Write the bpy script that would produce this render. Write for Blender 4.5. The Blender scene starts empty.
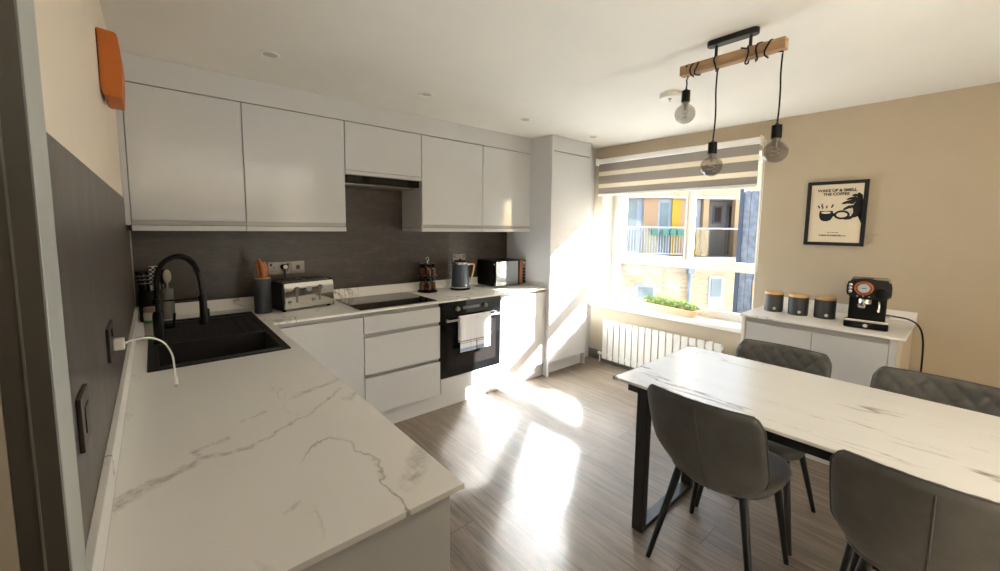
import bpy, bmesh, math, random
from math import sin, cos, pi, radians, sqrt, atan2
from mathutils import Vector, Matrix
random.seed(7)
SC = bpy.context.scene
COL = SC.collection

# ------------------------------------------------------------------ helpers
def lin(r, g, b):
    f = lambda c: (c/12.92 if c <= .04045 else ((c+.055)/1.055)**2.4)
    return (f(r/255), f(g/255), f(b/255), 1)

class MB:
    """collects shapes and links them as ONE mesh object"""
    def __init__(s): s.bm = bmesh.new(); s.curved = False
    def _xf(s, verts, M):
        if M is not None: bmesh.ops.transform(s.bm, matrix=M, verts=verts)
    def box(s, x0, x1, y0, y1, z0, z1, bev=0, seg=2, M=None):
        r = bmesh.ops.create_cube(s.bm, size=1)
        vs = r['verts']
        bmesh.ops.scale(s.bm, vec=(abs(x1-x0), abs(y1-y0), abs(z1-z0)), verts=vs)
        bmesh.ops.translate(s.bm, vec=((x0+x1)/2, (y0+y1)/2, (z0+z1)/2), verts=vs)
        if bev > 0:
            es = list({e for v in vs for e in v.link_edges})
            r2 = bmesh.ops.bevel(s.bm, geom=es, offset=bev, segments=seg, affect='EDGES', profile=.5)
            vs = list({v for f in r2['faces'] for v in f.verts} | {v for v in vs if v.is_valid})
        s._xf(vs, M); return s
    def prism(s, pts, n0, n1, axis='z', bev=0, M=None):
        """polygon pts (a,b) extruded along an axis from n0 to n1"""
        def P(a, b, n): return {'z': (a, b, n), 'x': (n, a, b), 'y': (a, n, b)}[axis]
        lo = [s.bm.verts.new(P(a, b, n0)) for a, b in pts]
        hi = [s.bm.verts.new(P(a, b, n1)) for a, b in pts]
        n = len(pts); fs = [s.bm.faces.new(lo[::-1]), s.bm.faces.new(hi)]
        for i in range(n): fs.append(s.bm.faces.new((lo[i], lo[(i+1) % n], hi[(i+1) % n], hi[i])))
        bmesh.ops.recalc_face_normals(s.bm, faces=fs)
        vs = lo+hi
        if bev > 0:
            es = list({e for v in vs for e in v.link_edges})
            r2 = bmesh.ops.bevel(s.bm, geom=es, offset=bev, segments=2, affect='EDGES')
            vs = list({v for f in r2['faces'] for v in f.verts} | {v for v in vs if v.is_valid})
        s._xf(vs, M); return s
    def cyl(s, p0, p1, r0, r1=None, n=20, M=None):
        if r1 is None: r1 = r0
        return s.tube([p0, p1], [r0, r1], n, M)
    def tube(s, pts, r, n=10, M=None, closed=False):
        s.curved = True; pts = [Vector(p) for p in pts]
        rs = r if isinstance(r, (list, tuple)) else [r]*len(pts)
        L = len(pts); T = []
        for i in range(L):
            if closed: t = pts[(i+1) % L]-pts[i-1]
            else: t = pts[min(i+1, L-1)]-pts[max(i-1, 0)]
            T.append(t.normalized())
        a = T[0].orthogonal().normalized(); rings = []; allv = []
        for i in range(L):
            a = (a-T[i]*a.dot(T[i])); a = a.normalized() if a.length > 1e-9 else T[i].orthogonal().normalized()
            b = T[i].cross(a)
            ring = [s.bm.verts.new(pts[i]+(a*cos(2*pi*k/n)+b*sin(2*pi*k/n))*rs[i]) for k in range(n)]
            rings.append(ring); allv += ring
        fs = []
        for i in range(L if closed else L-1):
            A, B = rings[i], rings[(i+1) % L]
            for k in range(n): fs.append(s.bm.faces.new((A[k], A[(k+1) % n], B[(k+1) % n], B[k])))
        if not closed:
            fs.append(s.bm.faces.new(rings[0][::-1])); fs.append(s.bm.faces.new(rings[-1]))
        bmesh.ops.recalc_face_normals(s.bm, faces=fs)
        s._xf(allv, M); return s
    def lathe(s, prof, n=32, c=(0, 0, 0), M=None, sx=1, sy=1):
        """profile [(r,z)...] turned about z through c"""
        s.curved = True; rings = []; allv = []; fs = []
        for r, z in prof:
            if r < 1e-6:
                v = s.bm.verts.new((c[0], c[1], c[2]+z)); rings.append([v]); allv.append(v)
            else:
                ring = [s.bm.verts.new((c[0]+r*sx*cos(2*pi*k/n), c[1]+r*sy*sin(2*pi*k/n), c[2]+z)) for k in range(n)]
                rings.append(ring); allv += ring
        for A, B in zip(rings, rings[1:]):
            for k in range(n):
                k2 = (k+1) % n
                if len(A) == 1 and len(B) == 1: continue
                if len(A) == 1: fs.append(s.bm.faces.new((A[0], B[k2], B[k])))
                elif len(B) == 1: fs.append(s.bm.faces.new((A[k], A[k2], B[0])))
                else: fs.append(s.bm.faces.new((A[k], A[k2], B[k2], B[k])))
        for e in (rings[0], rings[-1]):
            if len(e) > 1: fs.append(s.bm.faces.new(e))
        bmesh.ops.recalc_face_normals(s.bm, faces=fs)
        s._xf(allv, M); return s
    def grid(s, P, Q):
        """two grids of points sharing their boundary make one closed pillow shape"""
        s.curved = True; nu, nv = len(P), len(P[0]); vp = {}; vq = {}
        for i in range(nu):
            for j in range(nv):
                vp[i, j] = s.bm.verts.new(P[i][j])
                vq[i, j] = vp[i, j] if i in (0, nu-1) or j in (0, nv-1) else s.bm.verts.new(Q[i][j])
        fs = []
        for i in range(nu-1):
            for j in range(nv-1):
                fs.append(s.bm.faces.new((vp[i, j], vp[i+1, j], vp[i+1, j+1], vp[i, j+1])))
                fs.append(s.bm.faces.new((vq[i, j], vq[i, j+1], vq[i+1, j+1], vq[i+1, j])))
        bmesh.ops.recalc_face_normals(s.bm, faces=fs); return s
    def ball(s, c, r, sx=1, sy=1, sz=1, M=None):
        s.curved = True; r_ = bmesh.ops.create_icosphere(s.bm, subdivisions=3, radius=r); vs = r_['verts']
        bmesh.ops.scale(s.bm, vec=(sx, sy, sz), verts=vs); bmesh.ops.translate(s.bm, vec=c, verts=vs)
        s._xf(vs, M); return s
    def build(s, name, mat, parent=None, world=False, angle=40):
        if parent is not None and world:
            bmesh.ops.transform(s.bm, matrix=root_matrix(parent).inverted(), verts=s.bm.verts)
        me = bpy.data.meshes.new(name); s.bm.to_mesh(me); s.bm.free()
        for p in me.polygons: p.use_smooth = True
        me.set_sharp_from_angle(angle=radians(angle if s.curved or angle > 100 else 14))
        me.materials.append(mat)
        o = bpy.data.objects.new(name, me); COL.objects.link(o)
        if parent is not None: o.parent = parent
        return o

def root_matrix(o):
    M = Matrix.Identity(4)
    while o is not None:
        M = Matrix.Translation(o.location) @ o.rotation_euler.to_matrix().to_4x4() @ M
        o = o.parent
    return M

def tag(o, label=None, cat=None, group=None, kind=None):
    if label: o['label'] = label
    if cat: o['category'] = cat
    if group: o['group'] = group
    if kind: o['kind'] = kind
    return o

def thing(name, label, cat, loc=(0, 0, 0), rz=0, group=None):
    o = bpy.data.objects.new(name, None); COL.objects.link(o)
    o.location = loc; o.rotation_euler = (0, 0, rz); o.empty_display_size = .05
    return tag(o, label, cat, group)

def copy_tree(o, parent=None):
    c = o.copy(); COL.objects.link(c)
    if parent is not None: c.parent = parent
    for ch in [x for x in SC.objects if x.parent == o]: copy_tree(ch, c)
    return c

def catmull(pts, k=8):
    P = [Vector(p) for p in pts]; P = [P[0]*2-P[1]]+P+[P[-1]*2-P[-2]]; out = []
    for i in range(1, len(P)-2):
        for j in range(k):
            t = j/k; a, b, c, d = P[i-1], P[i], P[i+1], P[i+2]
            out.append(.5*((2*b)+(c-a)*t+(2*a-5*b+4*c-d)*t*t+(3*b-a-3*c+d)*t**3))
    out.append(P[-2]); return out

def text_mb(body, size, M, depth=.0008, align='CENTER', extra=0):
    cu = bpy.data.curves.new('lettering', 'FONT'); cu.body = body; cu.size = size
    cu.align_x = align; cu.extrude = depth; cu.offset = extra
    o = bpy.data.objects.new('lettering', cu); COL.objects.link(o)
    dg = bpy.context.evaluated_depsgraph_get(); dg.update()
    me = bpy.data.meshes.new_from_object(o.evaluated_get(dg))
    mb = MB(); mb.bm.from_mesh(me)
    bmesh.ops.transform(mb.bm, matrix=M, verts=mb.bm.verts)
    bpy.data.objects.remove(o); bpy.data.meshes.remove(me); bpy.data.curves.remove(cu)
    return mb

# ------------------------------------------------------------------ materials
class N:
    """tiny node-graph helper"""
    def __init__(s, name):
        s.m = bpy.data.materials.new(name); s.m.use_nodes = True
        s.t = s.m.node_tree; s.b = s.t.nodes['Principled BSDF']; s.out = s.t.nodes['Material Output']
    def n(s, typ, **kw):
        nd = s.t.nodes.new('ShaderNode'+typ)
        for k, v in kw.items():
            if k.startswith('_'): setattr(nd, k[1:], v)
            else: s.set(nd.inputs[k.replace('__', ' ')], v)
        return nd
    def set(s, sock, v):
        if hasattr(v, 'is_output') or isinstance(v, bpy.types.NodeSocket): s.t.links.new(v, sock)
        else: sock.default_value = v
    def P(s, **kw):
        for k, v in kw.items(): s.set(s.b.inputs[k.replace('__', ' ')], v)
        return s
    def coord(s, scale=(1, 1, 1), rot=(0, 0, 0), loc=(0, 0, 0)):
        tc = s.n('TexCoord'); mp = s.n('Mapping', Scale=scale, Rotation=rot, Location=loc)
        s.t.links.new(tc.outputs['Object'], mp.inputs['Vector']); return mp.outputs[0]
    def noise(s, vec, scale, detail=4, rough=.55, dist=0):
        nd = s.n('TexNoise', Scale=scale, Detail=detail, Roughness=rough, Distortion=dist)
        s.t.links.new(vec, nd.inputs['Vector']); return nd.outputs['Fac']
    def ramp(s, fac, stops, mode='LINEAR'):
        nd = s.n('ValToRGB'); cr = nd.color_ramp; cr.interpolation = mode
        while len(cr.elements) < len(stops): cr.elements.new(.5)
        for e, (p, c) in zip(cr.elements, stops):
            e.position = p; e.color = c if len(c) == 4 else (*c, 1)
        s.t.links.new(fac, nd.inputs['Fac']); return nd.outputs['Color']
    def mix(s, fac, a, b, mode='MIX'):
        nd = s.n('Mix', _data_type='RGBA', _blend_type=mode)
        for i, v in ((0, fac), (6, a), (7, b)): s.set(nd.inputs[i], v)
        return nd.outputs[2]
    def math(s, op, a, b=0, c=0):
        nd = s.n('Math', _operation=op)
        for i, v in enumerate((a, b, c)): s.set(nd.inputs[i], v)
        return nd.outputs[0]
    def bump(s, h, strength=.2, dist=.01):
        nd = s.n('Bump', Strength=strength, Distance=dist); s.t.links.new(h, nd.inputs['Height'])
        s.t.links.new(nd.outputs[0], s.b.inputs['Normal']); return s

def plain(name, rgb, rough=.5, metal=0, var=.04, scale=30, bump=0, **kw):
    g = N(name); c = lin(*rgb); v = g.coord()
    f = g.noise(v, scale)
    lo = tuple(x*(1-var) for x in c[:3])+(1,); hi = tuple(min(1, x*(1+var)) for x in c[:3])+(1,)
    g.P(Base__Color=g.ramp(f, [(.3, lo), (.7, hi)]), Roughness=rough, Metallic=metal, **kw)
    if bump: g.bump(f, bump, .002)
    return g.m

M = {}
M['wall'] = plain('wall_paint', (230, 217, 198), .85, var=.02, scale=6, bump=.05)
M['wall_right'] = plain('wall_paint_shaded', (186, 172, 150), .85, var=.02, scale=6, bump=.05)  # the wall paint darkened: the right wall's dimmer light is put into the colour
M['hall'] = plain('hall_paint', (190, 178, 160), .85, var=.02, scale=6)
M['ceiling'] = plain('ceiling_paint', (231, 227, 219), .9, var=.012, scale=5)
M['white'] = plain('white_paint', (232, 229, 222), .4, var=.01)
M['upvc'] = plain('white_plastic_frame', (236, 232, 224), .3, var=.01)
M['radiator'] = plain('radiator_enamel', (226, 222, 214), .35, var=.01)
M['greytrim'] = plain('grey_trim_paint', (176, 178, 172), .45, var=.03)
M['darkframe'] = plain('dark_frame_paint', (84, 78, 70), .5, var=.05)
M['skirting'] = plain('skirting_paint', (120, 116, 108), .5, var=.02)

def gloss(name, rgb, rough=.06):
    g = N(name); v = g.coord()
    f = g.noise(v, 9, 2, .5)
    g.P(Base__Color=lin(*rgb), Roughness=.075, IOR=1.4, Coat__Weight=.0, Coat__Roughness=.04)
    g.bump(f, .012, .01)
    return g.m
M['gloss'] = gloss('grey_gloss_lacquer', (203, 203, 204))
M['carcass'] = plain('grey_carcass_board', (192, 192, 192), .35, var=.015)
M['rail'] = plain('grey_recess_rail', (170, 168, 165), .3, var=.02)
M['shadowgap'] = plain('shadow_gap', (40, 38, 36), .7)

def marble(name, base, vein, vein2, stretch, rot, rough, density=1.0, sc=1.0, off=(0, 0, 0), veins=()):
    g = N(name); v = g.coord(scale=stretch, rot=rot)
    warp = g.n('TexNoise', Scale=1.6*sc, Detail=3.0); g.t.links.new(v, warp.inputs['Vector'])
    vm = g.n('VectorMath', _operation='MULTIPLY_ADD'); g.t.links.new(warp.outputs['Color'], vm.inputs[0])
    vm.inputs[1].default_value = (.5, .5, .5); g.t.links.new(v, vm.inputs[2])
    n1 = g.noise(vm.outputs[0], 1.05*sc, 6, .55)
    d = g.math('ABSOLUTE', g.math('SUBTRACT', n1, .5))
    line = g.ramp(d, [(0, (1, 1, 1)), (.004*density, (.6,)*3), (.0125*density, (0, 0, 0))])
    mask = g.ramp(g.noise(v, 1.5*sc, 2), [(.46, (0, 0, 0)), (.58, (1, 1, 1))])
    n2 = g.noise(vm.outputs[0], 3.1*sc, 5, .6)
    d2 = g.math('ABSOLUTE', g.math('SUBTRACT', n2, .5))
    line2 = g.ramp(d2, [(0, (1, 1, 1)), (.014*density, (0, 0, 0))])
    mask2 = g.ramp(g.noise(g.coord(scale=stretch, rot=rot, loc=(3.1, 1.7, 0)), 2.1*sc, 2), [(.56, (0, 0, 0)), (.66, (1, 1, 1))])
    cloud = g.ramp(g.noise(v, 2.2*sc, 4), [(.3, tuple(x*.955 for x in lin(*base)[:3])+(1,)), (.7, lin(*base))])
    f1 = g.math('MULTIPLY', line, mask); f2 = g.math('MULTIPLY', g.math('MULTIPLY', line2, mask2), .6)
    c = g.mix(f1, cloud, lin(*vein)); c = g.mix(f2, c, lin(*vein2))
    if veins:
        # a few long veins at their own places: wobbling line segments a-b of width w
        tc2 = g.n('TexCoord'); sp = g.n('SeparateXYZ'); wob = g.n('TexNoise', Scale=11.0, Detail=7.0, Roughness=.62); g.t.links.new(tc2.outputs['Object'], wob.inputs['Vector'])
        vm2 = g.n('VectorMath', _operation='MULTIPLY_ADD'); sb = g.n('VectorMath', _operation='SUBTRACT'); g.t.links.new(wob.outputs['Color'], sb.inputs[0]); sb.inputs[1].default_value = (.5, .5, .5)
        g.t.links.new(sb.outputs[0], vm2.inputs[0]); vm2.inputs[1].default_value = (.075, .075, 0); g.t.links.new(tc2.outputs['Object'], vm2.inputs[2]); g.t.links.new(vm2.outputs[0], sp.inputs[0])
        brk = g.ramp(g.noise(g.coord(), 45, 5, .75), [(.38, (.05, .05, .05)), (.62, (.8, .8, .8))])
        tot = None
        for (ax, ay, bx, by, wd, op) in veins:
            ax -= off[0]; bx -= off[0]; ay -= off[1]; by -= off[1]
            L = sqrt((bx-ax)**2+(by-ay)**2); ux, uy = (bx-ax)/L, (by-ay)/L
            px = g.math('SUBTRACT', sp.outputs[0], ax); py = g.math('SUBTRACT', sp.outputs[1], ay)
            al = g.math('ADD', g.math('MULTIPLY', px, ux), g.math('MULTIPLY', py, uy))
            cl = g.math('MINIMUM', g.math('MAXIMUM', al, 0), L)
            dx = g.math('SUBTRACT', px, g.math('MULTIPLY', cl, ux)); dy = g.math('SUBTRACT', py, g.math('MULTIPLY', cl, uy))
            dd = g.math('SQRT', g.math('ADD', g.math('MULTIPLY', dx, dx), g.math('MULTIPLY', dy, dy)))
            m_ = g.math('MULTIPLY', g.math('MAXIMUM', g.math('SUBTRACT', 1, g.math('DIVIDE', dd, wd)), 0), op)
            tot = m_ if tot is None else g.math('MAXIMUM', tot, m_)
        c = g.mix(g.math('MULTIPLY', g.math('MINIMUM', g.math('MULTIPLY', tot, 1.5), .85), brk), c, lin(*vein))
    g.P(Base__Color=c, Roughness=rough)
    return g.m
M['worktop'] = marble('white_marble_laminate', (238, 235, 231), (150, 140, 130), (168, 158, 148), (1.7, .75, 1), (0, 0, .75), .42, .5, 1.0, (.9, -.3), [(0.03, -2.112, 0.105, -2.066, 0.0289, 0.8), (0.105, -2.066, 0.19, -2.02, 0.0187, 0.8), (0.19, -2.02, 0.285, -2.033, 0.0119, 0.8), (0.285, -2.033, 0.43, -1.944, 0.0085, 0.7), (0.43, -1.944, 0.6, -1.8, 0.0085, 0.75), (0.19, -2.02, 0.175, -1.97, 0.0119, 0.7), (0.175, -1.97, 0.245, -1.945, 0.0136, 0.7), (0.46, -1.775, 0.61, -1.7, 0.0204, 0.55), (0.535, -2.42, 0.64, -2.295, 0.034, 0.55), (0.3, -1.85, 0.36, -1.83, 0.0102, 0.5), (0.58, -1.9, 0.62, -1.86, 0.0204, 0.5), (0.3, -2.36, 0.33, -2.345, 0.0102, 0.45), (0.9, -0.42, 1.02, -0.25, 0.0136, 0.5)])
M['worktop_edge'] = M['worktop']
M['tabletop'] = marble('veined_ceramic_top', (234, 232, 228), (140, 126, 112), (156, 143, 130), (4.2, .62, 1), (0, 0, -.12), .26, 1.5, 1.2)

def splash():
    g = N('brown_stone_laminate'); v = g.coord(scale=(1, 1, 3.2))
    f = g.noise(v, 5, 8, .65); f2 = g.noise(g.coord(scale=(2, 2, 16)), 9, 5, .6)
    c = g.ramp(f, [(.25, lin(46, 39, 34)), (.5, lin(64, 55, 49)), (.75, lin(90, 79, 72))])
    c = g.mix(.35, c, g.ramp(f2, [(.3, lin(38, 32, 28)), (.7, lin(96, 85, 77))]))
    g.P(Base__Color=c, Roughness=g.math('MULTIPLY_ADD', f, .25, .28))
    g.bump(f2, .12, .003); return g.m
M['splash'] = splash()
def splash_left():
    g = N('brown_stone_laminate_side'); v = g.coord(scale=(1, 3.0, 1))
    f = g.noise(v, 4, 8, .65); f2 = g.noise(g.coord(scale=(1, 14, 2)), 7, 5, .6)
    c = g.ramp(f, [(.25, lin(56, 48, 43)), (.5, lin(76, 68, 61)), (.75, lin(106, 97, 89))])
    c = g.mix(.3, c, g.ramp(f2, [(.3, lin(50, 43, 38)), (.7, lin(110, 100, 92))]))
    g.P(Base__Color=c, Roughness=.38); g.bump(f2, .12, .003); return g.m
M['splash_left'] = splash_left()

def floor():
    g = N('grey_oak_planks'); tc = g.n('TexCoord'); sp = g.n('SeparateXYZ'); g.t.links.new(tc.outputs['Object'], sp.inputs[0])
    cb = g.n('CombineXYZ'); g.t.links.new(sp.outputs[1], cb.inputs[0]); g.t.links.new(sp.outputs[0], cb.inputs[1])
    br = g.n('TexBrick', Scale=1.0, Color1=(.2, .2, .2, 1), Color2=(.8, .8, .8, 1), Mortar=(0, 0, 0, 1), Mortar__Size=.0016, Mortar__Smooth=.3, Brick__Width=1.25, Row__Height=.176)
    br.offset = .37; br.offset_frequency = 2
    g.t.links.new(cb.outputs[0], br.inputs['Vector'])
    sep = g.n('SeparateColor'); g.t.links.new(br.outputs['Color'], sep.inputs[0])
    # grain: noise stretched along the plank, shifted for each plank
    sc = g.n('VectorMath', _operation='MULTIPLY'); g.t.links.new(cb.outputs[0], sc.inputs[0]); sc.inputs[1].default_value = (1.3, 17, 1)
    off = g.n('CombineXYZ'); g.t.links.new(g.math('MULTIPLY', sep.outputs[0], 37), off.inputs[2])
    ad = g.n('VectorMath', _operation='ADD'); g.t.links.new(sc.outputs[0], ad.inputs[0]); g.t.links.new(off.outputs[0], ad.inputs[1])
    gr = g.noise(ad.outputs[0], 1.5, 8, .62, .8)
    fine = g.noise(ad.outputs[0], 9, 4, .6)
    c = g.ramp(gr, [(.28, lin(82, 71, 61)), (.45, lin(116, 102, 88)), (.6, lin(140, 124, 108)), (.78, lin(160, 144, 127))])
    c = g.mix(.25, c, g.ramp(fine, [(.3, lin(86, 74, 62)), (.7, lin(166, 150, 132))]))
    tone = g.ramp(sep.outputs[0], [(.2, (.88, .88, .88)), (.8, (1.06, 1.05, 1.04))])
    c = g.mix(1.0, c, tone, 'MULTIPLY')
    c = g.mix(br.outputs['Fac'], c, lin(72, 62, 54))
    g.P(Base__Color=c, Roughness=g.math('MULTIPLY_ADD', gr, .2, .34)); g.bump(gr, .06, .002); return g.m
M['floor'] = floor()

def fabric_leather():
    g = N('grey_suede_leather'); v = g.coord()
    f = g.noise(v, 7, 6, .65); f2 = g.noise(v, 260, 2)
    c = g.ramp(f, [(.3, lin(68, 66, 63)), (.7, lin(90, 88, 84))])
    g.P(Base__Color=c, Roughness=.62, Sheen__Weight=.15); g.bump(f2, .12, .001); return g.m
M['leather'] = fabric_leather()
M['piping'] = plain('grey_piping', (74, 70, 66), .6)
M['blackmetal'] = plain('black_powder_coat', (13, 13, 13), .45, var=.1)
M['black'] = plain('black_plastic', (10, 10, 11), .35, var=.1, Specular__IOR__Level=.22)
M['blackgloss'] = plain('black_glass', (9, 9, 10), .05, var=.1)
M['blackmatt'] = plain('black_composite', (32, 29, 28), .5, var=.12, scale=200, Specular__IOR__Level=.35)
M['chrome'] = plain('chrome', (222, 220, 214), .08, 1, var=.01)
M['steel'] = plain('brushed_steel', (180, 176, 170), .3, 1, var=.03)
M['nickel'] = plain('black_nickel', (124, 116, 107), .38, .7, var=.03)
M['bronze'] = plain('dark_bronze', (58, 48, 41), .4, .3, var=.08)
M['orange'] = plain('orange_plastic', (192, 104, 22), .5, var=.03)
M['slate'] = plain('slate_blue_enamel', (64, 72, 80), .45, var=.05)
M['charcoal'] = plain('charcoal_enamel', (62, 64, 67), .5, var=.06)
M['wood'] = plain('pale_bamboo', (205, 164, 112), .5, var=.1, scale=12)
M['handlewood'] = plain('orange_wood', (170, 98, 46), .45, var=.12, scale=40)
M['paper'] = plain('cream_print_paper', (222, 208, 184), .7, var=.01)
M['ink'] = plain('black_ink', (9, 9, 9), .6)
M['greyink'] = plain('grey_ink', (120, 110, 98), .6)
M['mark'] = plain('pale_emblem_print', (206, 204, 198), .4)
M['whiteplastic'] = plain('white_plastic', (234, 232, 226), .35, var=.01)
M['green'] = plain('green_label_print', (54, 150, 100), .5)
M['palejar'] = plain('pale_cream_plastic', (188, 182, 166), .45)
M['greycup'] = plain('grey_ceramic', (120, 116, 110), .5)
M['copper'] = plain('copper_trim', (196, 118, 82), .25, .8)
M['mirror'] = plain('mirrored_glass', (200, 205, 205), .03, 1, var=.005)
M['amber'] = plain('spice', (104, 58, 32), .7, var=.3, scale=60)
M['terracotta'] = plain('pale_wood_trough', (226, 190, 156), .6, var=.06, scale=14)
M['soil'] = plain('dark_soil', (60, 48, 36), .9)

def wood_beam():
    g = N('natural_timber'); f = g.noise(g.coord(scale=(14, 1.2, 14)), 3, 7, .6, .6)
    g.P(Base__Color=g.ramp(f, [(.3, lin(140, 106, 74)), (.55, lin(176, 142, 106)), (.75, lin(196, 164, 128))]), Roughness=.6)
    g.bump(f, .2, .002); return g.m
M['timber'] = wood_beam()

def leaf():
    g = N('boxwood_leaf'); f = g.noise(g.coord(), 40, 3)
    g.P(Base__Color=g.ramp(f, [(.3, lin(62, 96, 28)), (.55, lin(118, 148, 44)), (.75, lin(172, 188, 70))]), Roughness=.55); return g.m
M['leaf'] = leaf()

def towel():
    g = N('white_striped_towelling'); tc = g.n('TexCoord'); sp = g.n('SeparateXYZ'); g.t.links.new(tc.outputs['Object'], sp.inputs[0])
    z = sp.outputs[2]; x = sp.outputs[0]
    def band(v, a, b): return g.math('MULTIPLY', g.math('GREATER_THAN', v, a), g.math('LESS_THAN', v, b))
    b1 = band(z, -.268, -.242); b2 = band(z, -.192, -.183); b3 = band(z, -.205, -.2)
    c = g.mix(b1, lin(226, 228, 232), lin(150, 172, 205)); c = g.mix(g.math('MAXIMUM', b2, b3), c, lin(128, 134, 142))
    f = g.noise(g.coord(), 300, 2); g.P(Base__Color=c, Roughness=.95); g.bump(f, .5, .003); return g.m
M['towel'] = towel()

def pane(name, tint=(1, 1, 1), refl=1.0):
    g = N(name); g.t.nodes.remove(g.b)
    tr = g.n('BsdfTransparent', Color=(*tint, 1)); gl = g.n('BsdfGlossy', Roughness=.02)
    lw = g.n('LayerWeight', Blend=.5); mx = g.n('MixShader')
    fr = g.math('MULTIPLY_ADD', g.math('POWER', lw.outputs['Facing'], 4.5), .8, .04)
    g.t.links.new(g.math('MULTIPLY', fr, refl), mx.inputs[0])
    g.t.links.new(tr.outputs[0], mx.inputs[1]); g.t.links.new(gl.outputs[0], mx.inputs[2])
    g.t.links.new(mx.outputs[0], g.out.inputs['Surface']); return g.m
M['pane'] = pane('window_glass', (.97, .98, .97), .3)
M['smoke'] = pane('smoked_glass', (.66, .64, .62), 1.0)
M['clear'] = pane('clear_glass', (.85, .85, .84), 1.0)
M['balglass'] = pane('wired_glass', (.72, .73, .74), 1.0)

def translucent(name, rgb, transp, trl):
    g = N(name); c = lin(*rgb); v = g.coord(scale=(1, 1, 60))
    f = g.noise(v, 8, 3)
    col = g.ramp(f, [(.3, tuple(x*.93 for x in c[:3])+(1,)), (.7, c)])
    df = g.n('BsdfDiffuse'); tl = g.n('BsdfTranslucent'); tp = g.n('BsdfTransparent')
    g.t.links.new(col, df.inputs[0]); g.t.links.new(col, tl.inputs[0])
    m1 = g.n('MixShader'); m1.inputs[0].default_value = trl; g.t.links.new(df.outputs[0], m1.inputs[1]); g.t.links.new(tl.outputs[0], m1.inputs[2])
    m2 = g.n('MixShader'); m2.inputs[0].default_value = transp; g.t.links.new(m1.outputs[0], m2.inputs[1]); g.t.links.new(tp.outputs[0], m2.inputs[2])
    g.t.links.new(m2.outputs[0], g.out.inputs['Surface']); g.t.nodes.remove(g.b); return g.m
M['sheer'] = translucent('sheer_blind_voile', (240, 232, 216), .03, .5)
M['blind'] = translucent('taupe_blind_fabric', (168, 160, 152), 0, .16)

def brick():
    g = N('buff_brick'); v = g.coord()
    # facade local x runs along the wall, z is up
    tc = g.n('TexCoord'); sp = g.n('SeparateXYZ'); g.t.links.new(tc.outputs['Object'], sp.inputs[0])
    cb = g.n('CombineXYZ'); g.t.links.new(sp.outputs[0], cb.inputs[0]); g.t.links.new(sp.outputs[2], cb.inputs[1])
    br = g.n('TexBrick', Scale=1.0, Color1=lin(190, 170, 136), Color2=lin(166, 144, 112), Mortar=lin(176, 165, 146), Mortar__Size=.008, Brick__Width=.225, Row__Height=.075)
    g.t.links.new(cb.outputs[0], br.inputs['Vector'])
    g.P(Base__Color=br.outputs['Color'], Roughness=.9); return g.m
M['brick'] = brick()
M['render_white'] = plain('white_render', (160, 162, 170), .8)
M['tan'] = plain('tan_cladding_panel', (168, 134, 100), .7, var=.04, scale=3)
M['paleyellow'] = plain('pale_yellow_panel', (164, 152, 104), .7)
M['yellow'] = plain('yellow_painted_panel', (171, 140, 19), .6)
M['lavender'] = plain('grey_lavender_render', (205, 196, 192), .8)
M['brown'] = plain('brown_door_paint', (112, 84, 80), .6)
M['extglass'] = plain('grey_green_window_glass', (120, 132, 134), .12, var=.15, scale=2)
M['concrete'] = plain('pale_concrete', (172, 168, 160), .85)
M['blueslat'] = plain('slate_blue_timber', (116, 122, 134), .7, var=.3, scale=10)
M['navy'] = plain('navy_edge_paint', (62, 74, 92), .7)
M['pipe'] = plain('grey_blue_pipe', (130, 142, 156), .6)
M['ground'] = plain('courtyard_paving', (92, 90, 88), .9)
M['planter'] = plain('green_trough', (67, 120, 104), .6)
M['railpaint'] = plain('pale_rail_paint', (170, 170, 172), .5)
M['led'] = plain('downlight_lens', (196, 196, 190), .25)

# ------------------------------------------------------------------ dimensions
WL, XW, ZC = .02, 3.754, 2.277            # left wall, window wall, ceiling
YB, YBACK = 0.0, -8.6
WT = .862                                  # worktop height
TH = .0125
OY0, OY1, OZ0, OZ1 = -2.085, -.585, .600, 2.06   # window opening
GX = 3.954                                 # inner face of the window frame

def struct(name, mb, mat, parent=None, world=True):
    o = mb.build(name, mat, parent, world=world)
    if parent is None: o['kind'] = 'structure'
    return o

# ------------------------------------------------------------------ room shell
struct('floor', MB().box(-1.4, XW+.3, -4.2, .1, -.08, 0), M['floor'])
struct('floor_bounce', MB().box(-1.4, XW+.3, YBACK-.1, -4.2, -.08, 0), plain('pale_bounce_surface', (226, 228, 230), .95, var=.03, scale=80))  # unseen near-white floor, added to bounce sun into the kitchen
struct('ceiling', MB().box(-1.4, XW+.3, YBACK-.1, .1, ZC, ZC+.1), M['ceiling'])
struct('wall_back', MB().box(-.08, XW+.3, 0, .1, 0, ZC), M['wall'])
struct('wall_left', MB().box(-.08, WL, -2.5, 0, 0, ZC).box(-.08, WL, YBACK, -3.42, 0, ZC).box(-.08, WL, -3.42, -2.5, 2.05, ZC), M['wall'])
W2Y0, W2Y1, W2Z0, W2Z1 = -8.4, -4.8, .12, 1.62
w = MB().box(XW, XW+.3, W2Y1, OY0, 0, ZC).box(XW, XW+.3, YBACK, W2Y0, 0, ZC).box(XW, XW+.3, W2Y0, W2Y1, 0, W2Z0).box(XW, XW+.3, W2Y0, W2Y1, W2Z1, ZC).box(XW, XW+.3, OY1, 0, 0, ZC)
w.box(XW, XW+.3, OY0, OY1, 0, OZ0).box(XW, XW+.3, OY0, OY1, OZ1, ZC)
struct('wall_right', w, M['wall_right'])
struct('wall_light_blocker', MB().box(WL, 1.25, -3.40, -3.30, 0, 1.66).box(2.1, XW, -4.55, -4.4, 0, ZC), M['wall'])  # unseen walls put in to keep fill light off the end panel and right wall
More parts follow.
